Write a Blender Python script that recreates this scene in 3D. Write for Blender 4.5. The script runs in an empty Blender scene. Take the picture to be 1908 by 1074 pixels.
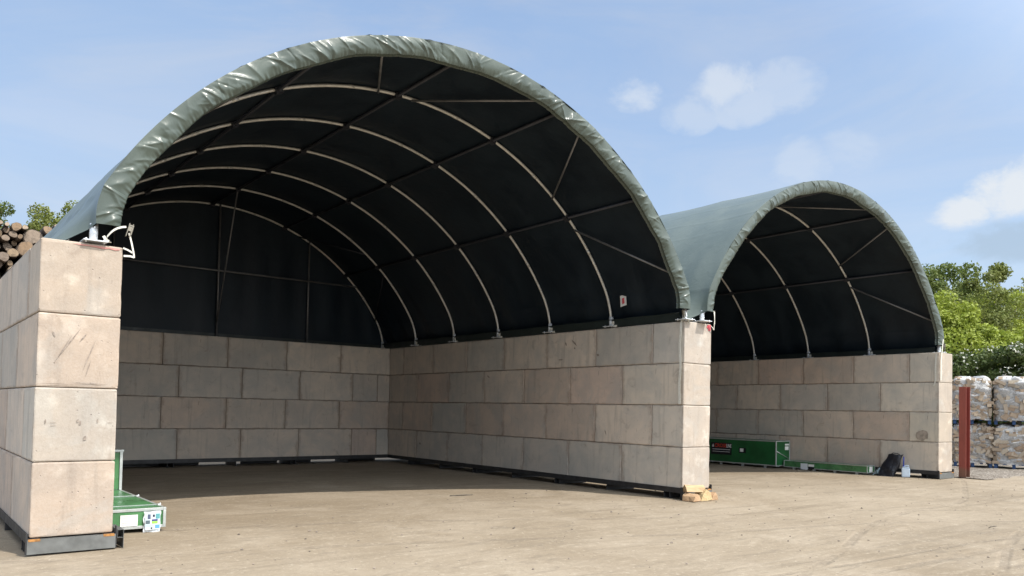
import bpy, math, random
import numpy as np
from mathutils import Vector, Matrix
R_ = math.radians
sc = bpy.context.scene
COL = sc.collection
GZ = -0.18            # ground level; block walls start at z = 0 on their steel frames

# ------------------------------------------------------------------ camera
def make_camera():
    yaw, pitch, roll = CAM[0], CAM[1], CAM[2]
    cd = bpy.data.cameras.new('camera'); co = bpy.data.objects.new('camera', cd); COL.objects.link(co)
    F = Vector((math.sin(yaw)*math.cos(pitch), math.cos(yaw)*math.cos(pitch), math.sin(pitch)))
    Rt = Vector((math.cos(yaw), -math.sin(yaw), 0)); U = Rt.cross(F)
    R2 = Rt*math.cos(roll)+U*math.sin(roll); U2 = U*math.cos(roll)-Rt*math.sin(roll)
    M = Matrix((R2, U2, -F)).transposed().to_4x4(); M.translation = Vector(CAM[3])
    co.matrix_world = M
    cd.sensor_fit = 'HORIZONTAL'; cd.sensor_width = 36; cd.lens = 36*1486.085/1908
    cd.shift_x = -0.01238; cd.shift_y = 0.09426
    cd.clip_start = 0.05; cd.clip_end = 3000
    sc.camera = co
CAM = (0.67566, 0.03097, 0.01977, (-1.2370, -9.8312, 1.4641))
make_camera()

# ------------------------------------------------------------------ view, sun, sky
sc.view_settings.view_transform = 'Standard'; sc.view_settings.look = 'None'
sc.view_settings.exposure = 0.50; sc.view_settings.gamma = 1
SUN = Vector((0.26, -0.67, 1.0)).normalized()
sl = bpy.data.lights.new('sun', 'SUN'); sl.energy = 3.5; sl.angle = R_(0.5); sl.color = (1.0, 0.945, 0.86)
so = bpy.data.objects.new('sun', sl); COL.objects.link(so)
so.rotation_euler = SUN.to_track_quat('Z', 'Y').to_euler()
so.location = SUN*60
W = bpy.data.worlds.new('World'); sc.world = W; W.use_nodes = True
nt = W.node_tree; nt.nodes.clear()
def wn(t, **k):
    n = nt.nodes.new(t)
    for a, b in k.items(): setattr(n, a, b)
    return n
def wm(op, a=None, b=None, c=None, clamp=False):
    n = nt.nodes.new('ShaderNodeMath'); n.operation = op; n.use_clamp = clamp
    for i, v in enumerate((a, b, c)):
        if v is None: continue
        if isinstance(v, (int, float)): n.inputs[i].default_value = v
        else: nt.links.new(v, n.inputs[i])
    return n.outputs[0]
out = wn('ShaderNodeOutputWorld'); bg = wn('ShaderNodeBackground'); bg.inputs[1].default_value = 0.15
sky = wn('ShaderNodeTexSky'); sky.sky_type = 'NISHITA'; sky.sun_disc = False
sky.sun_elevation = math.asin(SUN.z); sky.sun_rotation = math.atan2(SUN.x, SUN.y)
sky.air_density = 1.0; sky.dust_density = .8; sky.ozone_density = 2.0
tc = wn('ShaderNodeTexCoord'); GEN = tc.outputs['Generated']
sep = wn('ShaderNodeSeparateXYZ'); nt.links.new(GEN, sep.inputs[0])
def wnoise(scale, detail, rough, stretch=(1, 1, 1), off=(0, 0, 0), dist=0.0):
    mp = wn('ShaderNodeMapping'); nt.links.new(GEN, mp.inputs[0])
    mp.inputs['Scale'].default_value = stretch; mp.inputs['Location'].default_value = off
    n = wn('ShaderNodeTexNoise'); nt.links.new(mp.outputs[0], n.inputs['Vector'])
    n.inputs['Scale'].default_value = scale; n.inputs['Detail'].default_value = detail
    n.inputs['Roughness'].default_value = rough; n.inputs['Distortion'].default_value = dist
    return n.outputs[0]
def smooth(v, a, b):
    n = nt.nodes.new('ShaderNodeMapRange'); n.interpolation_type = 'SMOOTHSTEP'
    nt.links.new(v, n.inputs[0]); n.inputs[1].default_value = a; n.inputs[2].default_value = b
    return n.outputs[0]
def mixc(fac, a, b):
    n = nt.nodes.new('ShaderNodeMix'); n.data_type = 'RGBA'
    if isinstance(fac, (int, float)): n.inputs[0].default_value = fac
    else: nt.links.new(fac, n.inputs[0])
    for v, i in ((a, 6), (b, 7)):
        if isinstance(v, tuple): n.inputs[i].default_value = v
        else: nt.links.new(v, n.inputs[i])
    return n.outputs[2]
hz = smooth(sep.outputs[2], 0.62, 0.02)                      # whiter towards the horizon
n1 = wnoise(1.6, 6, 0.55, (1, 1, 2.6), (3.1, 0.4, 1.7), 0.4)
veil = wm('MULTIPLY', smooth(n1, 0.34, 0.74), 0.22)
fac = wm('ADD', wm('MULTIPLY', hz, 0.25), wm('ADD', veil, 0.40), clamp=True)
base = mixc(fac, sky.outputs[0], mixc(smooth(wnoise(2.6, 7, .6, (1, 1, 3.4), (.3, 1.9, .2), .8), .40, .72), mixc(hz, (1.95, 2.75, 4.05, 1), (2.45, 3.0, 3.75, 1)), (2.9, 3.25, 3.8, 1)))
# glare round the sun, out of view, added to brighten the shelter interiors
dt = wn('ShaderNodeVectorMath', operation='DOT_PRODUCT'); nt.links.new(GEN, dt.inputs[0]); dt.inputs[1].default_value = SUN
gl = smooth(dt.outputs['Value'], 0.22, 1.0)
base = mixc(gl, base, (12.0, 12.8, 13.6, 1))
# cumulus puffs: noise carved by soft patches of sky direction
nb = wnoise(9, 8, 0.62, (1, 1, 1.5), (0.7, 2.2, 0.3), 0.3)
total = None
PUFFS = [(46.3, 22.0, 3.4, .55), (52.3, 22.0, 3.9, .6), (50.2, 20.2, 3.0, .35), (56.5, 21.6, 4.0, .35), (57.5, 16.6, 4.6, .3), (61.0, 17.4, 4, .25), (70.4, 13.7, 4.8, 1.0, 1.5), (67.6, 12.7, 3.4, 1.0, 1.35), (74.5, 14.5, 6, 1.0), (72.5, 14.2, 5.0, 1.0, 1.4), (54.0, 20.6, 3.4, .4)]
def puff(az, el, rad, amt, gain=1.0, flat=1.6):
    az, el = R_(az), R_(el)
    d = (math.sin(az)*math.cos(el), math.cos(az)*math.cos(el), math.sin(el))
    v = wn('ShaderNodeVectorMath', operation='SUBTRACT'); nt.links.new(GEN, v.inputs[0]); v.inputs[1].default_value = d
    s = wn('ShaderNodeVectorMath', operation='MULTIPLY'); nt.links.new(v.outputs[0], s.inputs[0]); s.inputs[1].default_value = (1, 1, flat)
    l = wn('ShaderNodeVectorMath', operation='LENGTH'); nt.links.new(s.outputs[0], l.inputs[0])
    m = smooth(l.outputs['Value'], R_(rad), 0.0)
    m2 = wm('ADD', wm('MULTIPLY', m, gain), wm('MULTIPLY', wm('SUBTRACT', nb, 0.5), 3.4))
    return wm('MULTIPLY', smooth(wm('MULTIPLY', m2, smooth(m, 0.0, 0.3)), 0.30, 1.05), amt)
for a in PUFFS:
    p = puff(*a); total = p if total is None else wm('MAXIMUM', total, p)
base = mixc(puff(70.4, 10.9, 7.5, .75, 1.5, 3.2), base, (2.1, 2.7, 3.4, 1))          # grey-blue base of the low cloud
skyc = mixc(total, base, (3.7, 3.95, 4.25, 1))
nt.links.new(skyc, bg.inputs[0]); nt.links.new(bg.outputs[0], out.inputs[0])

# ------------------------------------------------------------------ mesh helpers
class MB:
    def __init__(s): s.v = []; s.f = []; s.mi = []; s.sm = []; s.n = 0
    def add(s, V, F, mi=0, sm=False):
        V = np.asarray(V, float).reshape(-1, 3)
        s.v.append(V)
        for f in F: s.f.append(tuple(int(i)+s.n for i in f)); s.mi.append(mi); s.sm.append(sm)
        s.n += len(V)
    def box(s, x0, y0, z0, x1, y1, z1, mi=0, M=None, ch=0.0):
        if ch <= 0:
            V = [(x, y, z) for z in (z0, z1) for y in (y0, y1) for x in (x0, x1)]
            F = [(0, 2, 3, 1), (4, 5, 7, 6), (0, 1, 5, 4), (2, 6, 7, 3), (0, 4, 6, 2), (1, 3, 7, 5)]
        else:
            V, F = chamfer_box(x0, y0, z0, x1, y1, z1, ch)
        V = np.array(V, float)
        if M is not None: V = (np.array(M.to_3x3()) @ V.T).T + np.array(M.translation)
        s.add(V, F, mi)
    def tube(s, pts, r, n=8, mi=0, cap=True, sm=True):
        pts = [Vector(p) for p in pts]; rs = r if hasattr(r, '__len__') else [r]*len(pts)
        up = None; V = []
        for i, p in enumerate(pts):
            d = (pts[min(i+1, len(pts)-1)]-pts[max(i-1, 0)]).normalized()
            if up is None:
                up = Vector((0, 0, 1)) if abs(d.z) < .9 else Vector((0, 1, 0))
            a = (up - d*up.dot(d)).normalized(); up = a; b = d.cross(a)
            for k in range(n):
                t = 2*math.pi*k/n; V.append(p+(a*math.cos(t)+b*math.sin(t))*rs[i])
        F = []
        for i in range(len(pts)-1):
            for k in range(n):
                q = (k+1) % n; F.append((i*n+k, i*n+q, (i+1)*n+q, (i+1)*n+k))
        s.add(V, F, mi, sm)
        if cap:
            s.f.append(tuple(s.n-len(V)+k for k in reversed(range(n)))); s.mi.append(mi); s.sm.append(False)
            s.f.append(tuple(s.n-n+k for k in range(n))); s.mi.append(mi); s.sm.append(False)
    def grid(s, P, mi=0, flip=False, sm=True):
        P = np.asarray(P, float); a, b = P.shape[:2]
        F = []
        for i in range(a-1):
            for j in range(b-1):
                q = (i*b+j, (i+1)*b+j, (i+1)*b+j+1, i*b+j+1)
                F.append(q[::-1] if flip else q)
        s.add(P.reshape(-1, 3), F, mi, sm)
    def build(s, name, mats, parent=None, origin=None):
        V = np.vstack(s.v)
        if origin is not None: V = V - np.array(origin)
        me = bpy.data.meshes.new(name)
        me.from_pydata(V.tolist(), [], s.f)
        if not isinstance(mats, (list, tuple)): mats = [mats]
        for m in mats: me.materials.append(m)
        me.polygons.foreach_set('material_index', s.mi); me.polygons.foreach_set('use_smooth', s.sm)
        me.update()
        o = bpy.data.objects.new(name, me); COL.objects.link(o)
        if origin is not None: o.location = origin
        if parent is not None: o.parent = parent
        return o
def chamfer_box(x0, y0, z0, x1, y1, z1, c):
    V = []; idx = {}
    for sx in (0, 1):
        for sy in (0, 1):
            for sz in (0, 1):
                X = (x0, x1)[sx]; Y = (y0, y1)[sy]; Z = (z0, z1)[sz]
                ix = c if sx == 0 else -c; iy = c if sy == 0 else -c; iz = c if sz == 0 else -c
                for ax, p in ((0, (X, Y+iy, Z+iz)), (1, (X+ix, Y, Z+iz)), (2, (X+ix, Y+iy, Z))):
                    idx[(sx, sy, sz, ax)] = len(V); V.append(p)
    F = []
    def q(ax, s):
        o = [(0, 0), (1, 0), (1, 1), (0, 1)]; r = []
        for a, b in o:
            k = [0, 0, 0]; oth = [i for i in range(3) if i != ax]; k[ax] = s; k[oth[0]] = a; k[oth[1]] = b
            r.append(idx[(k[0], k[1], k[2], ax)])
        if (s == 0) != (ax == 1): r.reverse()
        return tuple(r)
    for ax in range(3):
        for s in (0, 1): F.append(q(ax, s))
    for ax in range(3):                      # edge bevels running along ax
        o = [i for i in range(3) if i != ax]
        for a in (0, 1):
            for b in (0, 1):
                def g(e, axx):
                    k = [0, 0, 0]; k[ax] = e; k[o[0]] = a; k[o[1]] = b
                    return idx[(k[0], k[1], k[2], axx)]
                r = [g(0, o[0]), g(1, o[0]), g(1, o[1]), g(0, o[1])]
                F.append(tuple(r))
    for sx in (0, 1):
        for sy in (0, 1):
            for sz in (0, 1): F.append(tuple(idx[(sx, sy, sz, a)] for a in range(3)))
    # orient outward
    C = Vector(((x0+x1)/2, (y0+y1)/2, (z0+z1)/2)); G = []
    for f in F:
        p = [Vector(V[i]) for i in f]; n = (p[1]-p[0]).cross(p[2]-p[0]); m = sum(p, Vector())/len(p)
        G.append(f if n.dot(m-C) > 0 else tuple(reversed(f)))
    return V, G
def tag(o, label=None, cat=None, group=None, kind=None):
    for k, v in (('label', label), ('category', cat), ('group', group), ('kind', kind)):
        if v: o[k] = v
    return o
def empty(name, loc=(0, 0, 0), rz=0, label=None, cat=None, group=None):
    o = bpy.data.objects.new(name, None); COL.objects.link(o); o.location = loc; o.rotation_euler = (0, 0, rz)
    o.empty_display_size = 0.2
    return tag(o, label, cat, group)
def part(mb, name, mats, parent):            # mesh given in world coordinates, parent is an unrotated empty
    return mb.build(name, mats, parent, None) if parent is None else _shift(mb, name, mats, parent)
def _shift(mb, name, mats, parent):
    o = mb.build(name, mats, None); V = parent.location if parent.parent is None else parent.location + parent.parent.location
    o.parent = parent
    o.data.transform(Matrix.Translation(-V)) if V.length > 0 else None
    return o

# ------------------------------------------------------------------ material helpers
class NM:
    def __init__(s, name):
        s.m = bpy.data.materials.new(name); s.m.use_nodes = True; s.t = s.m.node_tree
        s.b = s.t.nodes['Principled BSDF']; s.c = s.t.nodes.new('ShaderNodeTexCoord'); s.out = s.t.nodes['Material Output']
    def n(s, t, **k):
        x = s.t.nodes.new(t)
        for a, b in k.items(): setattr(x, a, b)
        return x
    def put(s, v, sock):
        if hasattr(v, 'links') or hasattr(v, 'is_linked'): s.t.links.new(v, sock)
        else: sock.default_value = v
    def co(s, kind='Object', scale=(1, 1, 1), off=(0, 0, 0), rot=(0, 0, 0), rnd=False):
        mp = s.n('ShaderNodeMapping'); s.t.links.new(s.c.outputs[kind], mp.inputs[0])
        mp.inputs['Scale'].default_value = scale; mp.inputs['Location'].default_value = off; mp.inputs['Rotation'].default_value = rot
        if rnd:
            oi = s.n('ShaderNodeObjectInfo'); cm = s.n('ShaderNodeCombineXYZ')
            a = s.m_('MULTIPLY', oi.outputs['Random'], 57.0); b = s.m_('MULTIPLY', oi.outputs['Random'], 31.0)
            s.t.links.new(a, cm.inputs[0]); s.t.links.new(b, cm.inputs[1]); s.t.links.new(a, cm.inputs[2])
            s.t.links.new(cm.outputs[0], mp.inputs['Location'])
        return mp.outputs[0]
    def noise(s, vec, scale, detail=4, rough=.55, dist=0.0, col=False):
        x = s.n('ShaderNodeTexNoise'); s.t.links.new(vec, x.inputs['Vector'])
        for k, v in (('Scale', scale), ('Detail', detail), ('Roughness', rough), ('Distortion', dist)): x.inputs[k].default_value = v
        return x.outputs[1 if col else 0]
    def vor(s, vec, scale, feat='F1', out='Distance', rnd=1.0):
        x = s.n('ShaderNodeTexVoronoi', feature=feat); s.t.links.new(vec, x.inputs['Vector']); x.inputs['Scale'].default_value = scale
        x.inputs['Randomness'].default_value = rnd
        return x.outputs[out]
    def m_(s, op, a, b=None, c=None, clamp=False):
        x = s.n('ShaderNodeMath', operation=op, use_clamp=clamp)
        for i, v in enumerate((a, b, c)):
            if v is not None: s.put(v, x.inputs[i])
        return x.outputs[0]
    def st(s, v, a, b, lo=0.0, hi=1.0):
        x = s.n('ShaderNodeMapRange', interpolation_type='SMOOTHSTEP'); s.t.links.new(v, x.inputs[0])
        for i, q in ((1, a), (2, b), (3, lo), (4, hi)): x.inputs[i].default_value = q
        return x.outputs[0]
    def mix(s, f, a, b, bt='MIX'):
        x = s.n('ShaderNodeMix', data_type='RGBA', blend_type=bt); s.put(f, x.inputs[0])
        for v, i in ((a, 6), (b, 7)):
            if isinstance(v, tuple) and len(v) == 3: v = v+(1,)
            s.put(v, x.inputs[i])
        return x.outputs[2]
    def ramp(s, f, stops):
        x = s.n('ShaderNodeValToRGB'); s.t.links.new(f, x.inputs[0]); e = x.color_ramp.elements
        while len(e) < len(stops): e.new(.5)
        for q, (p, c) in zip(e, stops): q.position = p; q.color = c+(1,) if len(c) == 3 else c
        return x.outputs[0]
    def bump(s, h, dist=.01, strength=1.0, prev=None):
        x = s.n('ShaderNodeBump'); x.inputs['Distance'].default_value = dist; x.inputs['Strength'].default_value = strength
        s.t.links.new(h, x.inputs['Height'])
        if prev is not None: s.t.links.new(prev, x.inputs['Normal'])
        return x.outputs[0]
    def rnd(s): return s.n('ShaderNodeObjectInfo').outputs['Random']
    def fin(s, col=None, rough=None, normal=None, metal=None, spec=None, coat=None):
        B = s.b.inputs
        if col is not None: s.put(col+(1,) if isinstance(col, tuple) and len(col) == 3 else col, B['Base Color'])
        if rough is not None: s.put(rough, B['Roughness'])
        if metal is not None: s.put(metal, B['Metallic'])
        if spec is not None: s.put(spec, B['Specular IOR Level'])
        if normal is not None: s.t.links.new(normal, B['Normal'])
        return s.m
def simple(name, col, rough=.6, metal=0.0, var=.15, scale=6.0, bump=0.0, spec=None):
    k = NM(name); v = k.co('Object', rnd=True); n = k.noise(v, scale, 5, .6)
    a = tuple(c*(1-var) for c in col); b = tuple(min(1, c*(1+var)) for c in col)
    c = k.mix(k.st(n, .3, .7), a, b)
    nb = k.bump(k.noise(v, scale*4, 4), bump) if bump else None
    return k.fin(c, k.st(k.noise(v, scale*.7, 3), .3, .7, max(0.05, rough-.08), min(1, rough+.08)), nb, metal, spec)

# concrete blocks: every block has its own tint (pinkish, buff or grey), streaks, stains and pits
def mat_concrete():
    k = NM('cast_concrete'); v = k.co('Object', rnd=True)
    oi = k.n('ShaderNodeObjectInfo'); tint = oi.outputs['Color']          # each block carries its own colour
    blotch = k.noise(v, 1.7, 5, .6, .4)
    c = k.mix(k.st(blotch, .35, .68), k.mix(1.0, tint, (.88, .89, .90), 'MULTIPLY'), k.mix(1.0, tint, (1.10, 1.06, 1.02), 'MULTIPLY'))
    vs = k.co('Object', (9, 9, .7), rnd=True); streak = k.noise(vs, 1.0, 4, .6)
    c = k.mix(k.st(streak, .54, .72, 0, .42), c, (.27, .245, .215))
    c = k.mix(k.st(k.noise(v, 3.1, 6, .7, 1.2), .56, .74, 0, .55), c, (.27, .225, .185))
    gx = k.n('ShaderNodeSeparateXYZ'); k.t.links.new(k.c.outputs['Generated'], gx.inputs[0])
    ey = k.m_('ABSOLUTE', k.m_('SUBTRACT', gx.outputs[1], .5)); ez = k.m_('ABSOLUTE', k.m_('SUBTRACT', gx.outputs[2], .5))
    edge = k.m_('ADD', k.m_('MAXIMUM', k.m_('ADD', ey, .015), ez), k.m_('MULTIPLY', k.m_('SUBTRACT', k.noise(v, 3.3, 5, .65), .5), .20))
    c = k.mix(k.st(edge, .455, .515, 0, .55), c, (.25, .185, .14)); c = k.mix(k.st(k.noise(v, 1.1, 4, .6, 1.5), .50, .66, 0, .30), c, (.36, .36, .34))       # weathered, stained margins
    pits = k.vor(v, 17); pm = k.st(k.noise(v, 5, 2), .5, .62)
    pit = k.m_('MULTIPLY', k.st(pits, .16, .06), pm)
    c = k.mix(k.m_('MULTIPLY', pit, .55), c, (.16, .14, .125))
    fine = k.noise(v, 42, 5, .7); c = k.mix(k.st(fine, .3, .75, 0, .16), c, (.62, .57, .51))
    # pale scuffs and a few dark scrapes
    sc_ = k.noise(k.co('Object', (1, 1, 4), rot=(0, .5, 0), rnd=True), 5.5, 6, .75, .8)
    c = k.mix(k.st(sc_, .66, .72, 0, .35), c, (.60, .56, .50))
    dk = k.noise(k.co('Object', (6, 6, 1.1), rot=(.3, .5, 0), off=(3, 1, 2)), 2.6, 3, .5)
    c = k.mix(k.st(dk, .73, .76, 0, .4), c, (.13, .11, .10))
    h = k.m_('ADD', k.m_('MULTIPLY', fine, .25), k.m_('MULTIPLY', blotch, .9)); h = k.m_('SUBTRACT', h, k.m_('MULTIPLY', pit, .5))
    return k.fin(c, .88, k.bump(h, .012, .8), spec=.25)
M_CON = mat_concrete()

TRACKS = [(.08, .997, -4.75, .10), (.08, .997, -4.35, .06), (-.30, .954, -8.3, .09), (-.30, .954, -6.6, .09), (.30, .954, -.2, .10), (.30, .954, 1.3, .10)]
def mat_ground():
    k = NM('compacted_dirt'); v = k.co('Object')
    big = k.noise(v, .11, 6, .62, .6); mid = k.noise(v, .62, 7, .66, .5)
    # tyre-worn streaks run diagonally through the yard
    t1 = k.noise(k.co('Object', (.17, 1.5, 1), rot=(0, 0, R_(14))), 1.0, 6, .68, .7)
    t2 = k.noise(k.co('Object', (.3, 3.4, 1), rot=(0, 0, R_(-20))), 1.0, 5, .7, .5)
    c = k.mix(k.st(big, .32, .68), (.225, .178, .124), (.275, .226, .166))
    c = k.mix(k.st(mid, .42, .70, 0, .6), c, (.345, .290, .222))
    c = k.mix(k.st(t1, .50, .72, 0, .75), c, (.185, .148, .105))
    t3 = k.noise(k.co('Object', (.9, 2.8, 1), rot=(0, 0, R_(-33))), 1.7, 7, .74, .9); c = k.mix(k.st(t3, .53, .66, 0, .55), c, (.18, .148, .112)); c = k.mix(k.st(t3, .44, .34, 0, .35), c, (.375, .318, .246))
    c = k.mix(k.st(t2, .56, .72, 0, .40), c, (.175, .142, .104))
    c = k.mix(k.st(t2, .42, .30, 0, .30), c, (.36, .305, .235))
    sx = k.n('ShaderNodeSeparateXYZ'); k.t.links.new(v, sx.inputs[0]); rut = None; wob = k.m_('MULTIPLY', k.m_('SUBTRACT', k.noise(v, .09, 1), .5), 3.0)
    for (nx, ny, c0, w) in TRACKS:
        dd = k.m_('ABSOLUTE', k.m_('SUBTRACT', k.m_('ADD', k.m_('ADD', k.m_('MULTIPLY', sx.outputs[0], nx), k.m_('MULTIPLY', sx.outputs[1], ny)), wob), c0))
        b_ = k.st(dd, w, w*.35); rut = b_ if rut is None else k.m_('MAXIMUM', rut, b_)
    rut = k.m_('MULTIPLY', rut, k.st(k.noise(v, 1.4, 5, .7), .38, .62))
    c = k.mix(k.m_('MULTIPLY', rut, .42), c, (.19, .155, .118))
    sp = k.noise(v, 7.5, 6, .8); c = k.mix(k.st(sp, .60, .74, 0, .5), c, (.17, .14, .105))
    gg = k.noise(v, 15, 5, .85); c = k.mix(k.st(gg, .57, .64, 0, .42), c, (.19, .155, .12)); c = k.mix(k.st(gg, .43, .36, 0, .40), c, (.52, .46, .37))
    g = k.noise(v, 38, 4, .75); c = k.mix(k.st(g, .56, .66, 0, .5), c, (.18, .15, .115)); c = k.mix(k.st(g, .40, .26, 0, .30), c, (.50, .44, .36))
    st_ = k.vor(v, 9.0); sm = k.st(k.noise(v, 1.3, 3), .55, .7)
    peb = k.m_('MULTIPLY', k.st(st_, .16, .09), sm); c = k.mix(k.m_('MULTIPLY', peb, .6), c, (.27, .23, .19))
    h = k.m_('ADD', k.m_('MULTIPLY', mid, 1.6), k.m_('ADD', k.m_('MULTIPLY', t2, .8), k.m_('ADD', k.m_('MULTIPLY', sp, .5), k.m_('MULTIPLY', g, .16))))
    h = k.m_('ADD', h, k.m_('SUBTRACT', k.m_('MULTIPLY', peb, .3), k.m_('MULTIPLY', rut, .5)))
    return k.fin(c, .93, k.bump(h, .035, .75), spec=.2)
def mat_gravel():
    k = NM('rough_gravel'); v = k.co('Object')
    n = k.noise(v, 2.2, 6, .7); cell = k.vor(v, 26, out='Color'); d = k.vor(v, 26)
    bw = k.n('ShaderNodeSeparateColor'); k.t.links.new(cell, bw.inputs[0])
    c = k.mix(k.st(n, .35, .65), (.15, .122, .095), (.21, .18, .148))
    c = k.mix(k.m_('MULTIPLY', bw.outputs[0], .55), c, (.13, .115, .10)); c = k.mix(k.st(bw.outputs[1], .75, .95, 0, .7), c, (.42, .38, .33))
    return k.fin(c, .95, k.bump(k.m_('SUBTRACT', 1.0, d), .03, .9), spec=.2)
M_GROUND = mat_ground(); M_GRAVEL = mat_gravel()

def mat_pvc(name, a, b, rough=.34, bump=.004, spec=.5):
    k = NM(name); v = k.co('Object'); n = k.noise(k.co('Object', (1, .9, .25)), 1.6, 5, .6, .3)
    c = k.mix(k.st(n, .35, .65), a, b)
    d = k.noise(k.co('Object', (1, 1, .35)), 2.4, 6, .7); c = k.mix(k.st(d, .6, .82, 0, .22), c, tuple(min(1, x*1.7+.02) for x in b))
    h = k.noise(v, 5.0, 5, .6, .6); nb = k.bump(h, bump*2.2, .8)
    nb = k.bump(k.noise(v, 60, 2), .0006, .4, nb)
    return k.fin(c, k.st(n, .3, .7, rough-.04, rough+.07), nb, spec=spec)
M_COVER = mat_pvc('green_pvc_outside', (.100, .127, .116), (.122, .150, .137), .36)
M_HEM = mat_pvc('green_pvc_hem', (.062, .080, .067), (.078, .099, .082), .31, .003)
M_INNER_SHADE = mat_pvc('green_pvc_inside_shade', (.0055, .0115, .0190), (.0115, .0205, .0300), .50, spec=.28)  # same fabric as outside; shade under the arch painted in as near-black
M_BAND = simple('dark_hem_band', (.016, .024, .022), .5)
M_GALV = simple('galvanised_tube', (.60, .595, .56), .42, .35, .12, 9)
M_GALVB = simple('bright_zinc_tube', (.70, .73, .76), .35, .25, .08, 14)
M_DARKTUBE = simple('dark_tube', (.030, .032, .040), .5, .3)  # dark tone for purlins, clamps and rear braces
M_BRACE = simple('brace_tube', (.21, .21, .215), .45, .4)
M_STEEL = simple('primed_black_steel', (.035, .035, .037), .55, .3, .25, 8)
M_MILL = simple('mill_scale_steel', (.17, .175, .17), .42, .35, .2, 5)
M_RUST = simple('flash_rust', (.36, .17, .05), .8, 0, .35, 20)
M_WEB = simple('off_white_webbing', (.64, .62, .55), .8, 0, .12, 40)
M_RATCHET = simple('ratchet_steel', (.23, .21, .17), .5, .5)
M_SCRAPE = simple('dark_scrape', (.27, .225, .19), .9, 0, .3, 30); M_DAMP = simple('damp_concrete', (.31, .262, .215), .8, 0, .25, 12)
M_PAPER = simple('white_paper', (.78, .78, .75), .6, 0, .05, 8)
M_INK = simple('grey_ink', (.22, .22, .24), .7)
M_REDPAINT = simple('red_marking_paint', (.60, .09, .11), .8, 0, .3, 9)
M_PINK = simple('faded_pink_paint', (.52, .24, .21), .85, 0, .25, 8)

# ------------------------------------------------------------------ ground
mb = MB()
xs = np.concatenate([[-600, -120, -40], np.linspace(-14, 44, 146), [90, 200, 600]]); ys = np.concatenate([[-400, -60], np.linspace(-14, 26, 101), [60, 160, 700]])
rng = np.random.default_rng(4)
ph = rng.uniform(0, 6.28, (10, 2)); fr = rng.uniform(.25, 1.3, (10, 2))
def gh(x, y):
    z = 0
    for i in range(10): z = z + .0035*np.sin(fr[i, 0]*x+ph[i, 0])*np.sin(fr[i, 1]*y+ph[i, 1])
    return z
X, Y = np.meshgrid(xs, ys, indexing='ij'); Z = GZ + gh(X, Y)
mb.grid(np.stack([X, Y, Z], -1)); g = mb.build('ground', M_GROUND); tag(g, kind='structure')
# gravel strip beyond the right-hand wall, rough and slightly heaped
mb = MB(); gx = np.linspace(21.6, 60, 150); gy = np.linspace(-1, 40, 120); X, Y = np.meshgrid(gx, gy, indexing='ij')
rr = rng.normal(0, .010, X.shape)
edge = np.clip(np.minimum(X-21.6-.25*np.sin(Y*2.1)-.15*np.sin(Y*5.3+1), (Y+.9-.2*np.sin(X*1.1)-.12*np.sin(X*3.7))*1.0), -1, 1)
Z = GZ + np.clip(edge, -.5, .5)*.09 + .004 + np.where(edge > .05, rr, 0)
mb.grid(np.stack([X, Y, Z], -1), sm=False); g = mb.build('gravel', M_GRAVEL); tag(g, kind='structure')

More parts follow.
